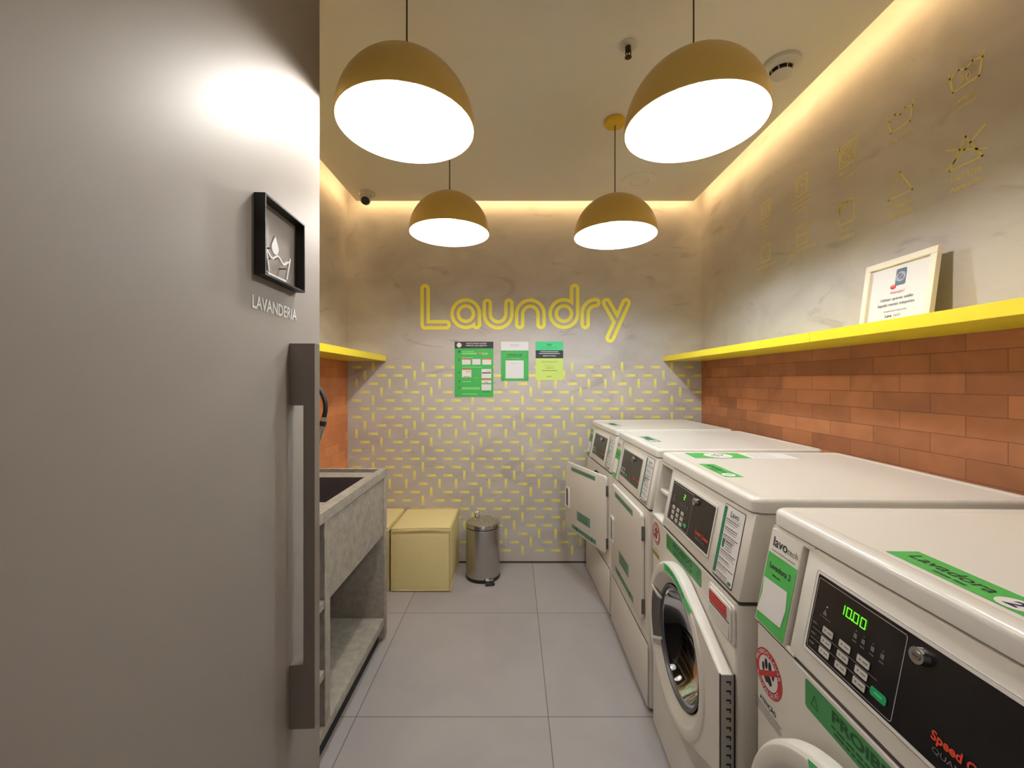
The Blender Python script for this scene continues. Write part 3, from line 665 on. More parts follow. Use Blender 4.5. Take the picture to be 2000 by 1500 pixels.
# ------------------------------------------------------------------ hampers
def hamper(x0, x1, lab):
    y0, y1, H = 2.585, 2.985, 0.397
    t = thing('hamper', lab, 'hamper', ((x0 + x1) / 2, (y0 + y1) / 2, 0.0), 0, 'yellow fabric hampers')
    w, dd = (x1 - x0) / 2, (y1 - y0) / 2
    def soft(a, b, bev, bulge, wav):
        bm = bmesh.new(); bmesh.ops.create_cube(bm, size=1)
        for v in bm.verts: v.co = Vector([(a[i] + b[i]) / 2 + v.co[i] * (b[i] - a[i]) for i in range(3)])
        bmesh.ops.bevel(bm, geom=bm.edges[:], offset=bev, segments=2, affect='EDGES', profile=0.6)
        bmesh.ops.subdivide_edges(bm, edges=[e for e in bm.edges if e.calc_length() > 0.15], cuts=9, use_grid_fill=True)
        for v in bm.verts:
            n = [(v.co[i] - (a[i] + b[i]) / 2) / ((b[i] - a[i]) / 2) for i in range(3)]
            for i in range(3):
                k = [j for j in range(3) if j != i]
                v.co[i] += (1 if n[i] > 0 else -1) * abs(n[i]) ** 4 * (bulge * (1 - n[k[0]] ** 2) * (1 - n[k[1]] ** 2))
            v.co.z += wav * math.sin(n[0] * 2.1 + 0.6) * (1 if n[2] > -0.5 else 0)
        return bm
    g = G(); g.bm(soft((-w + .003, -dd + .003, 0.004), (w - .003, dd - .003, H - 0.022), 0.008, 0.007, 0.0), 'hamper_fabric', True); g.obj('body', t)
    g = G(); g.bm(soft((-w, -dd, H - 0.022), (w, dd, H), 0.006, 0.006, 0.003), 'hamper_fabric', True); g.obj('lid', t)
    g = G()
    for (cx, cy) in ((-w, -dd), (w, -dd), (w, dd), (-w, dd)):
        g.tube([(cx * .985, cy * .985, 0.006), (cx * .988, cy * .988, H / 2), (cx * .985, cy * .985, H - 0.024)], 0.0045, 'hamper_piping', 8)
    for zz, wv in ((0.008, 0), (H - 0.022, 0.003), (H - 0.001, 0.003)):
        pts = []
        for i in range(12): pts.append((-w + 2 * w * i / 12, -dd, zz + wv * math.sin((-1 + i / 6) * 2.1 + .6)))
        for i in range(8): pts.append((w, -dd + 2 * dd * i / 8, zz + wv * math.sin(2.7)))
        for i in range(12): pts.append((w - 2 * w * i / 12, dd, zz + wv * math.sin((1 - i / 6) * 2.1 + .6)))
        for i in range(8): pts.append((-w, dd - 2 * dd * i / 8, zz + wv * math.sin(-1.5)))
        pts = [(x * .99, y * .99, z) for x, y, z in pts]
        g.tube(pts, 0.0042, 'hamper_piping', 8, closed=True)
    g.obj('piping', t)
hamper(-0.769, -0.397, 'yellow fabric cube hamper standing next to the steel pedal bin')
hamper(-1.190, -0.785, 'yellow fabric cube hamper mostly hidden behind the concrete sink bench')

# ------------------------------------------------------------------ pedal bin
t = thing('pedal_bin', 'small round stainless steel pedal bin against the back wall', 'bin', (-0.208, 2.80, 0), R(12))
g = G(); g.lathe([(0.0001, 0), (0.115, 0.0), (0.1168, 0.005), (0.1165, 0.018), (0.1138, 0.0225)], 'black_plastic', 56); g.obj('base_ring', t)
g = G(); g.lathe([(0.1135, 0.022), (0.1135, 0.338), (0.1135, 0.338), (0.110, 0.341)], 'steel_brushed', 64); g.obj('body', t)
g = G(); g.lathe([(0.1125, 0.340), (0.1145, 0.344), (0.1145, 0.348)], 'black_plastic', 56); g.obj('seal_ring', t)
g = G(); g.lathe([(0.1155, 0.347), (0.1155, 0.366), (0.112, 0.373), (0.10, 0.378), (0.05, 0.386), (0.0001, 0.389)], 'steel_lid', 64); g.obj('lid', t)
g = G(); g.tube(smooth([(-0.035, 0.100, 0.368), (-0.045, 0.105, 0.396), (-0.030, 0.108, 0.404), (-0.010, 0.106, 0.398), (-0.012, 0.100, 0.374)]), 0.0035, 'chrome', 8); g.obj('handle', t)
g = G(); g.box((-0.004, -0.155, 0.004), (0.056, -0.118, 0.014), 'black_plastic', bev=0.003); g.obj('pedal', t)
g = G(); g.box((0.000, -0.132, 0.0145), (0.052, -0.112, 0.030), 'chrome', bev=0.004); g.obj('pedal_plate', t)

# ------------------------------------------------------------------ laundry machines
SL = 0.04 / 0.205; Z0P, Z1P = 0.808, 1.013
MD = 0.70
def panelD(x0=0.0, lift=0.0006):
    """artwork plane lying on the sloping control panel: u = x, v = height z"""
    return D((x0, 0 - lift, 0), (1, 0, 0), (0, SL, 1), (0, -1, SL))
class PD(D):
    def __init__(s, lift=0.0008): super().__init__((0, 0, 0), (1, 0, 0), (0, 0, 1), (0, -1, SL)); s.lift = lift
    def P(s, x, y, h=0.0): p = Vector((x, SL * (y - Z0P), y)); return p + s.N * (h + s.lift)
class FD(D):
    def __init__(s, y=0.0, ox=0.0): super().__init__((ox, y, 0), (1, 0, 0), (0, 0, 1), (0, -1, 0))
class TD(D):
    def __init__(s): super().__init__((0, 0, 1.0502), (1, 0, 0), (0, 1, 0), (0, 0, 1))

def plate_hole(g, x0, x1, z0, z1, y, cx, cz, r, m):
    angs = sorted(set([round(2 * PI * i / 64, 6) for i in range(64)] + [round(math.atan2(zz - cz, xx - cx) % (2 * PI), 6) for xx in (x0, x1) for zz in (z0, z1)]))
    vs = []
    for a in angs:
        c, s_ = math.cos(a), math.sin(a); k = 1e9
        if c > 1e-9: k = min(k, (x1 - cx) / c)
        if c < -1e-9: k = min(k, (x0 - cx) / c)
        if s_ > 1e-9: k = min(k, (z1 - cz) / s_)
        if s_ < -1e-9: k = min(k, (z0 - cz) / s_)
        vs.append((cx + r * c, y, cz + r * s_)); vs.append((cx + k * c, y, cz + k * s_))
    n = len(angs)
    g.add(vs, [(2 * i, 2 * i + 1, 2 * ((i + 1) % n) + 1, 2 * ((i + 1) % n)) for i in range(n)], m)

def cabinet(W, hole):
    g = G(); z0, z1, r = 0.015, 0.800, 0.016
    plan = []
    for cx, cy, a0 in ((W - r, r, -90), (W - r, MD - r, 0), (r, MD - r, 90), (r, r, 180)):
        for i in range(6): a = R(a0 + 90 * i / 5); plan.append((cx + r * math.cos(a), cy + r * math.sin(a)))
    n = len(plan); vs = [(x, y, z0) for x, y in plan] + [(x, y, z1) for x, y in plan]
    side = [(i, (i + 1) % n, n + (i + 1) % n, n + i) for i in range(n) if not (i == n - 1)]
    g.add(vs, side, 'machine_white', True)
    g.add(vs, [tuple(range(n))[::-1], tuple(range(n, 2 * n))], 'machine_white')
    if hole: plate_hole(g, r, W - r, z0, z1, 0, *hole, 'machine_white')
    else: g.add([(r, 0, z0), (W - r, 0, z0), (W - r, 0, z1), (r, 0, z1)], [(0, 1, 2, 3)], 'machine_white')
    # shallow top edge roll
    return g

def lavo_box(root, W, title, pale=False, grey=False):
    g = G(); k = W / 0.645
    x0, x1 = 0.0065 * k, 0.1035 * k
    pts = [(Z0P + 0.002), (Z1P - 0.008)]
    V_ = lambda z: SL * (z - Z0P)
    ya = -0.003
    vs = []
    for x in (x0, x1):
        for z in pts: vs += [(x, V_(z) + ya, z), (x, V_(z) + 0.03, z)]
    # verts: x0:z0 front,back, z1 front,back ; x1 ...
    g.add(vs, [(0, 4, 6, 2), (1, 3, 7, 5), (0, 2, 3, 1), (4, 5, 7, 6), (0, 1, 5, 4), (2, 6, 7, 3)], 'machine_white')
    o = g.obj('card_reader', root, label='white box with a printed front')
    d = PD(0.0); d.N = Vector((0, -1, SL)).normalized(); d.lift = 0.0034
    d.rect(x0 + .002, Z0P + .004, x1 - .002, Z1P - .012, 'paper_grey' if grey else 'machine_white', 0)
    gm = 'sticker_teal' if grey else 'sticker_green'
    d.rect(x0 + .002, Z0P + .004, x1 - .002, 0.956, gm, .0004)
    d.text('lavo', x0 + 0.012, 0.972, 0.019, 'ink_black', .0008, 'l', width=0.046 * k, bold=0.01); d.text('tech', x0 + 0.060 * k, 0.972, 0.013, 'ink_grey', .0008, 'l', width=0.030 * k)
    d.scribble(x0 + 0.012, x1 - 0.010, 0.963, 0.0020, 'ink_grey', .0008, 3)
    d.text(title, (x0 + x1) / 2, 0.927, 0.011, 'ink_black', .0008, 'c', width=0.068 * k, bold=0.02)
    d.scribble(0.035 * k, 0.06 * k, 0.916, 0.003, 'ink_green', .0008, 5)
    d.add([d.P(x, z, .0010) for x, z in ((x0 + .004, .902), (x0 + .080 * k, .905), (x0 + .086 * k, .872), (x0 + .080 * k, .834), (x0 + .002, .829), (x0 + .008, .87))], [(0, 1, 2, 3, 4, 5)], 'paper_white')
    d.obj('printed_front', o)

def digits(d, txt, x, z, w, h, gap, m):
    segs = {'0': 'abcdef', '1': 'bc', '2': 'abged'}
    for ch in txt:
        if ch == '.': d.rect(x - gap * .62, z - h / 2 - .0006, x - gap * .62 + w * .26, z - h / 2 + w * .2, m, .0010); continue
        P4 = {'a': ((x, z + h / 2), (x + w, z + h / 2)), 'b': ((x + w, z + h / 2), (x + w, z)), 'c': ((x + w, z), (x + w, z - h / 2)), 'd': ((x, z - h / 2), (x + w, z - h / 2)), 'e': ((x, z), (x, z - h / 2)), 'f': ((x, z + h / 2), (x, z)), 'g': ((x, z), (x + w, z))}
        for s_ in segs[ch]: d.line(list(P4[s_]), w * .13, m, .0010)
        x += w + gap

def control(root, W, disp, keys, dim=False):
    k = W / 0.645; x0, x1, z0, z1 = 0.155 * k, 0.470 * k, 0.845, 0.975
    # raised pale bezel and black plate
    d = PD(0.0005); d.rrect(x0 - .006, z0 - .006, x1 + .006, z1 + .006, .006, 'machine_top', .0022)
    for a, b in zip(d.rrpts(x0 - .006, z0 - .006, x1 + .006, z1 + .006, .006), d.rrpts(x0 - .006, z0 - .006, x1 + .006, z1 + .006, .006)[1:] + d.rrpts(x0 - .006, z0 - .006, x1 + .006, z1 + .006, .006)[:1]):
        d.add([d.P(*a, 0), d.P(*b, 0), d.P(*b, .0022), d.P(*a, .0022)], [(0, 1, 2, 3)], 'machine_top')
    d.rring(x0 - .006, z0 - .006, x1 + .006, z1 + .006, .006, .0007, 'panel_line', .0025)
    pan = d.obj('control_panel', root)
    d = PD(0.0032); d.rrect(x0, z0, x1, z1, .003, 'panel_black', 0)
    xi = 0.329 * k if keys else 0.31 * k
    d.rring(x0 + .003 * k, z0 + .003, xi, z1 - .005, .004, .0012, 'panel_line', .0004)
    if disp: digits(d, disp, (0.213 if len(disp) > 1 else 0.262) * k, 0.9455, 0.0085 * k, 0.014, 0.0055, 'digit_green')
    # small icons
    for ix in (0.247, 0.262, 0.279, 0.296): d.rect(ix * k, .917, (ix + .006) * k, .924, 'icon_grey', .0006); d.rect((ix - .001) * k, .911, (ix + .007) * k, .913, 'icon_grey', .0006); d.disc((ix + .003) * k, .928, .0012, 'icon_grey', .0006, 10)
    d.poly([(.180 * k, .916), (.190 * k, .916), (.185 * k, .927)], 'icon_grey', .0006); d.scribble(.175 * k, .200 * k, .912, .0016, 'icon_grey', .0006, 1); d.disc(.187 * k, .931, .0014, 'key_white', .0006, 10)
    for zz in (.8935, .8755, .859): d.scribble(.163 * k, .176 * k, zz, .0028, 'icon_grey', .0006, int(zz * 1000)); d.disc(.180 * k, zz - .001, .0011, 'icon_grey', .0006, 10)
    if keys == 9:
        for zz in (.8845, .8675): d.line([(.164 * k, zz), (.298 * k, zz)], .0007, 'panel_line', .0006)
    d.text('Speed Queen', .380 * k, .873, .0105, 'logo_orange', .0008, 'l', width=.084 * k, bold=0.03)
    d.text('QUANTUM', .384 * k, .860, .0062, 'icon_grey', .0008, 'l', width=.060 * k, bold=0.01)
    face = d.obj('display_face', pan, label='black glossy display face')
    kk = [(0.187, 0), (0.2235, 1), (0.260, 2)] if keys == 9 else [(0.172, 0), (0.197, 1), (0.222, 2)]
    rows = (.8945, .8775, .8605) if keys == 9 else (.885, .868)
    if keys:
        for kx, ci in kk:
            for zz in rows:
                d = PD(0.0036); w_, h_ = (0.0235 * k, .0118) if keys == 9 else (0.017 * k, .0115)
                x = kx * k; z = zz - 0.0002
                d.rrect(x, z - h_ / 2, x + w_, z + h_ / 2, .0022, 'key_white', .0008)
                d.rring(x, z - h_ / 2, x + w_, z + h_ / 2, .0022, .0004, 'ink_grey', .0010)
                d.disc(x + w_ * .26, z, .0018, 'ink_grey', .0012, 10); d.rect(x + w_ * .48, z - .0011, x + w_ * .86, z + .0011, 'ink_grey', .0012)
                d.obj('key', pan)
        d = PD(0.0036); xs_ = (0.291 if keys == 9 else 0.262) * k
        d.rrect(xs_, .861, xs_ + .027 * k, .874, .004, 'key_green', .0009); d.rect(xs_ + .007, .8665, xs_ + .020 * k, .869, 'sticker_bright', .0011); d.obj('start_key', pan, label='green start key')
    # lock
    xl = 0.352 * k if keys == 9 else 0.345 * k
    c = PD(0.0032).P(xl, .956, 0); n_ = Vector((0, -1, SL)).normalized()
    g = G(); g.cyl(c, c + n_ * 0.009, 0.0115, 'chrome', 28, r2=0.0105); g.cyl(c + n_ * 0.009, c + n_ * 0.0105, 0.006, 'steel_brushed', 20); g.box((-.0035, -.0008, -.001), (.0035, .0008, .0006), 'ink_black', T=Matrix.Translation(c + n_ * 0.0105) @ n_.to_track_quat('Z', 'Y').to_matrix().to_4x4())
    g.obj('lock', pan, label='chrome key lock')

def instruction(root, W, seed):
    k = W / 0.645; x0, x1, z0, z1 = .509 * k, .610 * k, .8165, 1.001
    d = PD(0.0009); d.rrect(x0, z0, x1, z1, .005, 'ink_black', 0); d.rrect(x0 + .0015, z0 + .0035, x1 - .0015, z1 - .0015, .004, 'paper_white', .0004); d.rect(x0 + .0012, z0 + .008, x0 + .016 * k, z1 - .006, 'label_teal', .0007)
    a, b = x0 + .020 * k, x1 - .006 * k
    d.text('Lavo', a + .016 * k, .977, .013, 'ink_black', .0008, 'l', width=.040 * k, bold=0.01); d.rect(a + .012 * k, .9725, b - .01 * k, .9735, 'ink_grey', .0008)
    rn = random.Random(seed)
    z = .967; i = 0
    for blk in (3, 3, 4, 0, 3, 2, 3, 4):
        if blk == 0:
            d.rect(a + .001, .895, a + .012 * k, .916, 'label_teal', .0008)
            for q in range(4): d.scribble(a + .018 * k, a + .05 * k, .914 - q * .0062, .0018, 'ink_black', .0008, q)
            z = .888; continue
        for q in range(blk): d.scribble(a, b - rn.uniform(0, .03) * k, z, .0022 if q < blk - 1 else .0014, 'ink_black' if q == 0 else 'ink_grey', .0008, seed + i); z -= .0052; i += 1
        z -= .0045
    d.rect(b - .016 * k, .824, b, .831, 'label_teal', .0009)
    d.obj('instruction_label', root, label='white printed label with green stripe')

def housing(root, W, niche_open):
    k = W / 0.645; g = G(); yb = MD - 0.002
    V_ = lambda z: SL * (z - Z0P)
    def wedge(x0, x1, z0, z1, dep=None, bev=0.0, m='machine_white'):
        f0, f1 = V_(z0), V_(z1); b0 = yb if dep is None else f0 + dep
        pts = [(f0, z0), (f1, z1), (b0, z1), (b0, z0)]
        g.prism(pts, (x0, 0, 0), (0, 1, 0), (0, 0, 1), (x1 - x0, 0, 0), m, bev=bev)
    wedge(0.112 * k, W, Z0P - .001, Z1P, bev=0.007)
    wedge(0.001, 0.006 * k, Z0P - .001, Z1P)
    wedge(0.001, 0.13 * k, 1.003, Z1P); wedge(0.001, 0.13 * k, Z0P - .001, 0.814)
    g.box((0.001, 0.13, Z0P), (0.13 * k, yb, Z1P), 'machine_white')
    g.box((0.004, 0.004, 0.8002), (W - 0.004, yb, Z0P - .0012), 'groove_dark')
    g.box((0.012, 0.048, Z1P + .0002), (W - 0.012, yb - .01, 1.0165), 'groove_dark')
    h = g.obj('control_housing', root)
    if niche_open:
        g = G(); g.box((0.0065 * k, 0.030, 0.896), (0.1115 * k, 0.129, 0.908), 'machine_white', bev=0.001, seg=1); g.obj('niche_shelf', h, label='white shelf inside the open slot')
        g = G(); g.tube(smooth([(0.095, 0.10, 0.99), (0.088, 0.085, 0.965), (0.098, 0.09, 0.945), (0.088, 0.08, 0.93), (0.094, 0.085, 0.912)]), 0.002, 'black_rubber', 6)
        g.tube(smooth([(0.07, 0.10, 0.915), (0.075, 0.07, 0.914), (0.095, 0.07, 0.915), (0.10, 0.09, 0.93)]), 0.0012, 'black_rubber', 6); g.obj('loose_wire', h)
    # lid
    g = G(); q = TD()
    prof = [(0.0, 1.0166, .026), (0.0, 1.038, .026), (0.001, 1.043, .025), (0.004, 1.047, .023), (0.009, 1.0495, .020), (0.014, 1.050, .018), (0.026, 1.050, .012), (0.029, 1.0493, .010), (0.032, 1.0482, .009), (0.034, 1.0480, .008)]
    vs = []
    for ins, z, rad in prof: vs += [(x, y, z) for x, y in q.rrpts(-0.001 + ins, 0.035 + ins, W + 0.001 - ins, MD + 0.004 - ins, rad, 6)]
    n = len(vs) // len(prof)
    g.add(vs, [(a * n + i, a * n + (i + 1) % n, (a + 1) * n + (i + 1) % n, (a + 1) * n + i) for a in range(len(prof) - 1) for i in range(n)], 'machine_top', True)
    g.add(vs[-n:], [tuple(range(n))], 'machine_top'); g.add(vs[:n], [tuple(range(n))[::-1]], 'machine_top')
    lid = g.obj('top_lid', root)
    return h, lid

def top_label(root, W, word, num, green='sticker_green'):
    d = TD(); d.O.z = 1.0482; k = W / 0.645
    d.rect(.233 * k, .079, .420 * k, .131, green, .0002)
    d.text(word, .250 * k, .099, .020, 'ink_black', .0005, 'l', width=.115 * k, bold=0.01); d.scribble(.30 * k, .345 * k, .089, .005, 'ink_green', .0005, 2)
    d.disc(.392 * k, .101, .019, 'paper_white', .0005); d.text(num, .392 * k, .091, .020, 'navy', .0008, 'c', bold=0.03)
    d.obj('top_label', root, label='green label lettered ' + word)

def pet_sticker(root, cx, cz, r, olive):
    d = FD(0.0); d.disc(cx, cz, r, 'sticker_red', .0005); d.disc(cx, cz, r * .70, 'paper_white', .0008)
    for (a, b, ra, rb) in ((-.36, .10, .10, .2), (-.14, .34, .12, .24), (.14, .34, .12, .24), (.36, .10, .10, .2)): d.disc(cx + a * r, cz + b * r, ra * r, 'ink_black', .0010, 16, rb * r)
    d.poly([(cx - .3 * r, cz - .34 * r), (cx - .2 * r, cz - .12 * r), (cx, cz + .02 * r), (cx + .2 * r, cz - .12 * r), (cx + .3 * r, cz - .34 * r), (cx + .15 * r, cz - .50 * r), (cx, cz - .42 * r), (cx - .15 * r, cz - .50 * r)], 'ink_black', .0010)
    d.line([(cx - .6 * r, cz - .38 * r), (cx + .6 * r, cz + .38 * r)], .22 * r, 'sticker_red', .0013)
    d.text('PROIBIDO LAVAR', 0, 0, r * .17, 'paper_white', .0012, width=r * 2.35, bold=0.01, curve=(cx, cz, r * .85, 172, -1))
    d.text('ROUPAS DE PET', 0, 0, r * .17, 'paper_white', .0012, width=r * 1.9, bold=0.01, curve=(cx, cz, r * .85, 206, 1))
    if olive: d.rect(cx - r * 1.1, cz - r * 2.15, cx + r * .8, cz - r * 1.75, 'sticker_olive', .0005); d.scribble(cx - r * .5, cx + r * .7, cz - r * 1.5, .003, 'ink_grey', .0005, 9)
    else:
        d.text('ATENÇÃO', cx - .002, cz - r - .026, .0095, 'ink_black', .0005, 'c', width=.056, bold=0.02)
        for q, (a, b) in enumerate(((-.046, .044), (-.040, .038), (-.046, .044), (-.046, .040))): d.rect(cx + a, cz - r - .034 - q * .0055, cx + b, cz - r - .0325 - q * .0055, 'ink_black', .0005)
    d.obj('prohibition_sticker', root, label='round red sticker with crossed out paw')

def washer(X, Y, W, rot, lab, num, opened, disp, box):
    root = thing('washing_machine', lab, 'washing machine', (X, Y, 0), R(-90 - rot), 'washing machines')
    cx, cz = 0.316, 0.503
    cabinet(W, (cx, cz, 0.19)).obj('cabinet', root)
    g = G(); TT = Matrix.Translation((cx, 0, cz)) @ Matrix.Rotation(R(-90), 4, 'X')   # lathe z -> +y
    g.lathe([(0.19, -0.0005), (0.19, 0.05), (0.22, 0.09), (0.22, 0.38), (0.0001, 0.39)], 'drum_dark', 48, TT)
    for q in range(3):
        a = R(30 + 120 * q); g.box((-.02, 0.10, -.22), (.02, .37, -.17), 'drum_dark', bev=0.008, T=Matrix.Translation((cx, 0, cz)) @ Matrix.Rotation(a, 4, 'Y'))
    g.obj('drum', root)
    g = G(); g.lathe([(0.195, -0.0002), (0.196, -0.0034), (0.214, -0.0034), (0.216, -0.0002)], 'gasket_grey', 64, TT); g.obj('opening_seal', root, label='dark ring seal round the opening')
    housing(root, W, not box); control(root, W, disp, 9); instruction(root, W, 11)
    if box: lavo_box(root, W, 'Lavadora ' + num)
    top_label(root, W, 'Lavadora', num)
    pet_sticker(root, .050 if box else .052, .720 if box else .751, .046 if box else .041, not box)
    d = FD(0.0); d.rrect(.162, .742, .446, .793, .006, 'sticker_dark_green', .0005)
    d.text('PROIBIDO', .304, .768, .0175, 'ink_green', .0009, 'c', width=.155, bold=0.03)
    d.scribble(.225, .385, .759, .004, 'ink_green', .0009, 21); d.scribble(.232, .375, .751, .004, 'ink_green', .0009, 22)
    d.line([(.178, .757), (.194, .757), (.186, .777), (.178, .757)], .0016, 'ink_green', .0009); d.line([(.412, .757), (.428, .757), (.420, .777), (.412, .757)], .0016, 'ink_green', .0009)
    d.obj('warning_label', root, label='green label lettered PROIBIDO')
    # detergent drawer
    d = FD(0.0); a = d.rrpts(.497, .695, .634, .790, .012)
    g = G(); g.prism([(x, z) for x, z in a], (0, 0.0, 0), (1, 0, 0), (0, 0, 1), (0, -0.004, 0), 'machine_white', bev=.0012)
    g.prism([(x, z) for x, z in d.rrpts(.507, .701, .624, .783, .010)], (0, -0.004, 0), (1, 0, 0), (0, 0, 1), (0, -0.0035, 0), 'machine_top', bev=.001)
    dr_ = g.obj('detergent_drawer', root)
    g = G(); g.box((.515, -.0092, .704), (.616, -.0072, .742), 'machine_white', bev=.0008, seg=1); g.box((.515, -.0085, .742), (.616, -.0072, .7455), 'groove_dark'); g.obj('drawer_pull', dr_)
    d = FD(-0.0076); d.rect(.511, .7475, .604, .776, 'sticker_red', .0004); d.scribble(.518, .598, .768, .003, 'poster_salmon', .0007, 4); d.scribble(.518, .590, .760, .002, 'poster_salmon', .0007, 5); d.obj('drawer_label', dr_, label='red printed label')
    # door
    hx = 0.630; ro = 0.237
    hinge = bpy.data.objects.new('door', None)
    poly_pts = [(hx - .002, .630), (hx - .002, .385)]
    def support(th):
        c, s_ = math.cos(th), math.sin(th)
        best = ro
        # hull of circle and hinge side: radial distance by marching
        lo, hi = ro - .001, 0.45
        def inside(px_, pz_):
            if px_ > hx - .002: return False
            if math.hypot(px_ - cx, pz_ - cz) <= ro: return True
            if px_ < cx: return False
            for (qx, qz, sg_) in ((poly_pts[0][0], poly_pts[0][1], 1), (poly_pts[1][0], poly_pts[1][1], -1)):
                dx, dz = qx - cx, qz - cz; dist = math.hypot(dx, dz); be = math.atan2(dz, dx); al = math.acos(ro / dist)
                tn = be + sg_ * al; tx, tz = cx + ro * math.cos(tn), cz + ro * math.sin(tn)
                nx, nz = math.cos(tn), math.sin(tn)
                if (px_ - tx) * nx + (pz_ - tz) * nz > 0: return False
                if px_ < tx and math.hypot(px_ - cx, pz_ - cz) > ro and (pz_ - cz) * sg_ > 0: return False
            return True
        for _ in range(24):
            mid = (lo + hi) / 2
            if inside(cx + mid * c, cz + mid * s_): lo = mid
            else: hi = mid
        return lo
    N = 144; base = [2 * PI * i / N for i in range(N)] + [math.atan2(q[1] - cz, q[0] - cx) % (2 * PI) for q in poly_pts]
    base = sorted(base); N = len(base); SR = [support(a) for a in base]
    g = G(); rings = []
    def ringv(fr, y): return [(cx + fr(i) * math.cos(a) - hx, y, cz + fr(i) * math.sin(a)) for i, a in enumerate(base)]
    rings = [ringv(lambda i: SR[i] - .02, -.004), ringv(lambda i: SR[i] - .001, -.004), ringv(lambda i: SR[i], -.007), ringv(lambda i: SR[i], -.027), ringv(lambda i: SR[i] - .0015, -.031), ringv(lambda i: SR[i] - .005, -.0340), ringv(lambda i: min(SR[i] - .008, .2340), -.0345),
             ringv(lambda i: .2322, -.0360), ringv(lambda i: .2305, -.0378), ringv(lambda i: .228, -.0386), ringv(lambda i: .207, -.0388), ringv(lambda i: .203, -.0375), ringv(lambda i: .188, -.026), ringv(lambda i: .172, -.017), ringv(lambda i: .168, -.006), ringv(lambda i: .168, -.004)]
    vs = [p for r_ in rings for p in r_]; fs = []
    for q in range(len(rings) - 1):
        for i in range(N): j = (i + 1) % N; fs.append((q * N + i, q * N + j, (q + 1) * N + j, (q + 1) * N + i))
    q = len(rings) - 1
    for i in range(N): j = (i + 1) % N; fs.append((q * N + i, q * N + j, j, i))
    g.add(vs, fs, 'machine_white', True)
    door = g.obj('door', root); door.location = (hx, 0, 0); door.rotation_euler = (0, 0, R(opened))
    TD_ = Matrix.Translation((cx - hx, 0, cz)) @ Matrix.Rotation(R(-90), 4, 'X')
    g = G(); g.lathe([(0.168, -.019), (0.166, -.023), (0.160, -.022), (0.157, -.016), (0.156, -.008), (0.150, 0.0), (0.150, 0.012)], 'gasket_grey', 72, TD_); g.obj('door_seal', door, label='grey rubber seal')
    g = G(); g.lathe([(0.157, -.014), (0.150, -.012), (0.145, 0.0), (0.13, 0.03), (0.10, 0.055), (0.05, 0.068), (0.0001, 0.070)], 'door_glass', 72, TD_); g.obj('door_glass', door, label='dark glass bowl')
    # grip recess on the far side of the ring
    g = G(); n = 14; vs = []
    for i in range(n + 1):
        a = R(152 + 54 * i / n)
        for r_, y_ in ((.160, -.0190), (.172, -.0195), (.187, -.0265), (.1995, -.0365)): vs.append((cx - hx + r_ * math.cos(a), y_ - .0012, cz + r_ * math.sin(a)))
    g.add(vs, [(4 * i + c_, 4 * i + 4 + c_, 4 * i + 5 + c_, 4 * i + 1 + c_) for i in range(n) for c_ in range(3)], 'handle_grey', True)
    hd = g.obj('door_grip', door, label='grey recessed grip')
    for a_ in (152, 206):
        g = G(); a = R(a_); u_ = Vector((math.cos(a), 0, math.sin(a))); w_ = Vector((-math.sin(a), 0, math.cos(a)))
        c_ = Vector((cx - hx, 0, cz)); p_ = [c_ + u_ * .152 + Vector((0, -.022, 0)), c_ + u_ * .206 + Vector((0, -.043, 0)), c_ + u_ * .204 + Vector((0, -.0455, 0)), c_ + u_ * .160 + Vector((0, -.034, 0))]
        g.add([q - w_ * .004 for q in p_] + [q + w_ * .004 for q in p_], [(0, 1, 2, 3), (7, 6, 5, 4), (0, 4, 5, 1), (1, 5, 6, 2), (2, 6, 7, 3), (3, 7, 4, 0)], 'machine_top')
        g.obj('grip_end', hd)
    # hinge on the near edge
    g = G(); g.box((0.0, -.034, .350), (.003, -.004, .632), 'hinge_metal')
    g.box((-.0012, -.036, .345), (.0026, -.0345, .634), 'black_plastic'); g.box((.0026, -.0045, .345), (.0045, -.0015, .634), 'black_plastic')
    zz = .618
    while zz > .36: g.box((.0031, -.022, zz - .004), (.0036, -.011, zz), 'black_plastic'); g.box((.0031, -.014, zz - .010), (.0036, -.011, zz - .004), 'black_plastic'); zz -= .0215
    g.obj('door_hinge', door, label='perforated metal hinge strip')
    # bright arc sticker
    d = FD(-.0436, -hx); d.ring(cx, cz, .2115, .2355 - .001, 'sticker_bright', .0002, 40, 103, 40) if False else None
    vs = []; n = 36
    for i in range(n + 1):
        a = R(107 - 56 * i / n); q_ = support(a) - .0035
        for r_, y_ in ((q_ - .024, 0), (q_ - .018, 0), (q_ - .012, 0), (q_ - .006, 0), (q_, 0)):
            y_ = -.0393 if r_ < .236 else -.0378 if r_ < .244 else -.0362
            vs.append((cx - hx + r_ * math.cos(a), y_ - .0004, cz + r_ * math.sin(a)))
    g = G(); g.add(vs, [(5 * i + c_, 5 * i + 5 + c_, 5 * i + 6 + c_, 5 * i + 1 + c_) for i in range(n) for c_ in range(4)], 'sticker_bright', True)
    d = FD(-.0396, -hx); d.text('DEIXE ABERTA APÓS O USO', 0, 0, .0105, 'ink_green', .0002, width=.150, bold=.02, curve=(cx, cz, .2215, 101, -1))
    off = len(g.v); g.v += d.v; g.mats += [m for m in d.mats if m not in g.mats]
    for f, mi in zip(d.f, d.m): g.f.append([i + off for i in f]); g.m.append(g.mats.index(d.mats[mi])); g.sm.append(False)
    g.obj('door_sticker', door, label='bright green curved sticker')
    feet(root, W)
    return root

def feet(root, W):
    for x in (0.05, W - 0.05):
        for y in (0.05, MD - 0.05):
            g = G(); g.cyl((x, y, 0), (x, y, 0.0148), 0.022, 'black_rubber', 20); g.obj('foot', root)

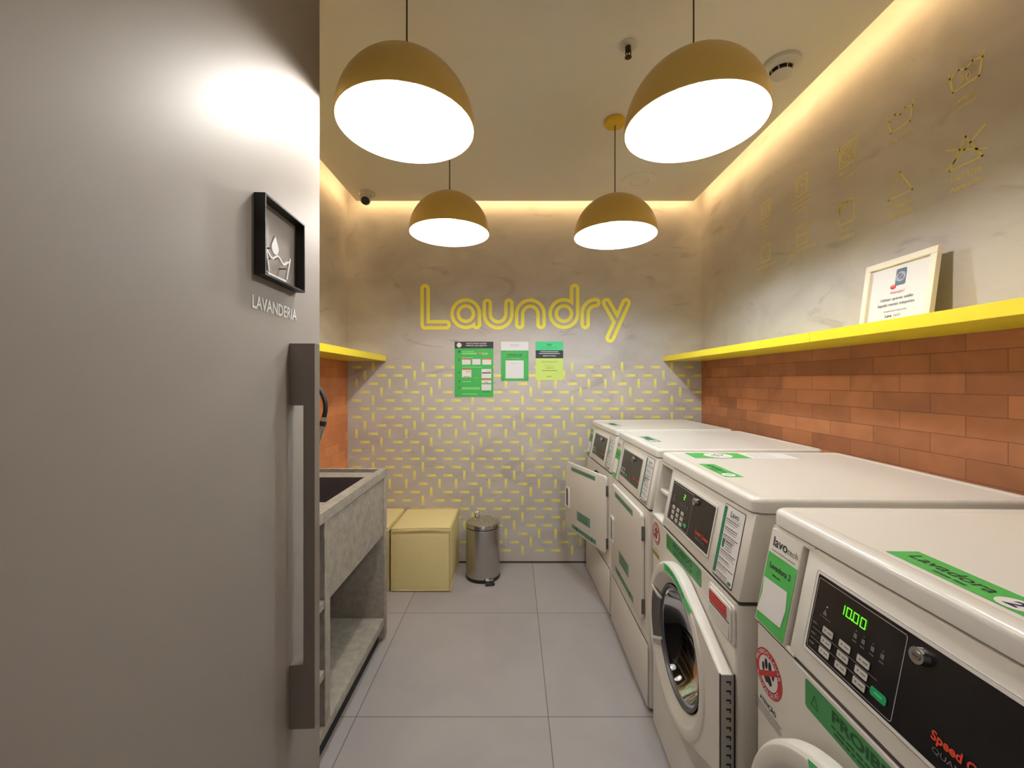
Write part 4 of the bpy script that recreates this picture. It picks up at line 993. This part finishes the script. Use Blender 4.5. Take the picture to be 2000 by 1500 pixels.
def dryer(X, Y, W, rot, lab, num, opened, grey):
    root = thing('tumble_dryer', lab, 'tumble dryer', (X, Y, 0), R(-90 - rot), 'tumble dryers'); k = W / 0.645
    cx, cz = 0.32 * k, 0.56
    cabinet(W, (cx, cz, 0.195)).obj('cabinet', root)
    g = G(); TT = Matrix.Translation((cx, 0, cz)) @ Matrix.Rotation(R(-90), 4, 'X')
    g.lathe([(0.195, -0.0005), (0.195, 0.03), (0.225, 0.05), (0.225, 0.5), (0.0001, 0.5)], 'drum_dark', 48, TT); g.obj('drum', root)
    g = G(); g.box((0.004, -0.006, 0.020), (W - 0.004, -0.0005, 0.262), 'machine_white', bev=.002); g.box((0.012, -0.0012, 0.262), (W - 0.012, -0.0002, 0.2665), 'groove_dark'); g.obj('access_panel', root)
    housing(root, W, False); control(root, W, None, 6); instruction(root, W, 31); lavo_box(root, W, 'Secadora ' + num, grey=grey)
    top_label(root, W, 'Secadora', num, 'sticker_teal')
    xh, xl = 0.590 * k, 0.050 * k; z0, z1 = .335, .777; wd = xh - xl
    a = FD().rrpts(-wd, z0, 0, z1, .022)
    g = G(); g.prism(a, (0, -.0015, 0), (1, 0, 0), (0, 0, 1), (0, -.015, 0), 'machine_white', bev=.003)
    door = g.obj('door', root); door.location = (xh, 0, 0); door.rotation_euler = (0, 0, R(opened))
    if opened:
        g = G(); g.prism(FD().rrpts(-wd + .06, z0 + .03, -.05, z1 - .03, .04), (0, -.0014, 0), (1, 0, 0), (0, 0, 1), (0, .014, 0), 'machine_top', bev=.002); g.obj('inner_panel', door)
    yf = -.0166; hx0, hx1 = -wd + .004 * k, -wd + .062 * k
    a = FD().rrpts(hx0, .468, hx1, .607, .010); b = FD().rrpts(hx0 + .008 * k, .478, hx1 - .010 * k, .597, .006); n = len(a); g = G()
    vs = [(x, yf, z) for x, z in a] + [(x, yf - .006, z) for x, z in a] + [(x, yf - .006, z) for x, z in b] + [(x, yf, z) for x, z in b]
    fs = []
    for q in range(3): fs += [(q * n + i, q * n + (i + 1) % n, (q + 1) * n + (i + 1) % n, (q + 1) * n + i) for i in range(n)]
    g.add(vs, fs, 'machine_top'); g.add([(x, yf - .0006, z) for x, z in b], [tuple(range(n))], 'handle_grey'); g.obj('door_handle', door, label='recessed white handle')
    d = FD(yf)
    def st(x0, z0_, x1, z1_, bars, seed, lab):
        d = FD(yf); d.rrect(x0 * k - xh, z0_, x1 * k - xh, z1_, .003, 'sticker_teal', .0004)
        for q in range(bars):
            zz = z1_ - (q + 1) * (z1_ - z0_) / (bars + 1); d.scribble((x0 + .03) * k - xh, (x1 - .03) * k - xh, zz, .004, 'ink_green', .0007, seed + q)
        return d
    st(.140, .727, .470, .753, 1, 3, '').obj('door_sticker', door, label='long dull green sticker')
    st(.225, .424, .405, .483, 4, 7, '').obj('door_sticker', door, label='dull green notice sticker')
    dd = st(.150, .348, .480, .377, 1, 12, ''); dd.rect(.215 * k - xh, .352, .226 * k - xh, .374, 'ink_black', .0009); dd.rect(.42 * k - xh, .352, .431 * k - xh, .374, 'ink_black', .0009); dd.obj('door_sticker', door, label='long dull green sticker')
    for zz in (.395, .695):
        g = G(); g.box((-.001, -.014, zz - .03), (.005, -.001, zz + .03), 'handle_grey', bev=.001, seg=1); g.obj('door_hinge', door, label='small bronze hinge')
    feet(root, W)
    return root
mat('door_glass', srgb(10, 10, 12), 0.05, trans=0.6, ior=1.4)

washer(.527, .900, .645, 1.5, 'white washing machine nearest the camera, display showing green 10.00, door slightly ajar', '2', 2.4, '10.00', True)
washer(.538, 1.600, .645, 1.5, 'white washing machine numbered 1 with an empty slot beside its panel, second from the camera', '1', 0.0, '2', False)
dryer(.540, 2.262, .618, 0.0, 'white tumble dryer with closed door between the washer and the open dryer', '3', 0.0, False)
dryer(.515, 2.900, .600, -2.5, 'white tumble dryer with open door next to the back wall', '4', 17.0, True)
# leaflet on the second washer
def wl(x, y, z, X=.538, Y=1.600, rot=1.5):
    a = R(-90 - rot); return (X + x * math.cos(a) - y * math.sin(a), Y + x * math.sin(a) + y * math.cos(a), z)
t = thing('leaflet', 'green and white printed leaflet lying on top of the second washing machine', 'leaflet', wl(0.080, 0.29, 1.0482), R(-90 - 1.5))
g = G(); g.box((-.058, -.185, 0), (.062, .185, .0008), 'paper_white'); 
d = D((0, 0, .0008), (1, 0, 0), (0, 1, 0), (0, 0, 1)); d.rect(-.052, -.180, .055, .02, 'sticker_green', .0003)
d.disc(.0, -.075, .048, 'paper_white', .0006); d.ring(-.01, -.07, .012, .018, 'ink_grey', .0008, 20); d.ring(.012, -.09, .010, .014, 'ink_grey', .0008, 20); d.line([(-.03, -.1), (.03, -.05)], .003, 'ink_grey', .0008)
for q in range(4): d.scribble(-.04, .04, .05 + q * .02, .003, 'ink_grey', .0004, q)
off = len(g.v); g.v += d.v; g.mats += [m for m in d.mats if m not in g.mats]
for f, mi in zip(d.f, d.m): g.f.append([i + off for i in f]); g.m.append(g.mats.index(d.mats[mi])); g.sm.append(False)
g.obj('printed_sheet', t)
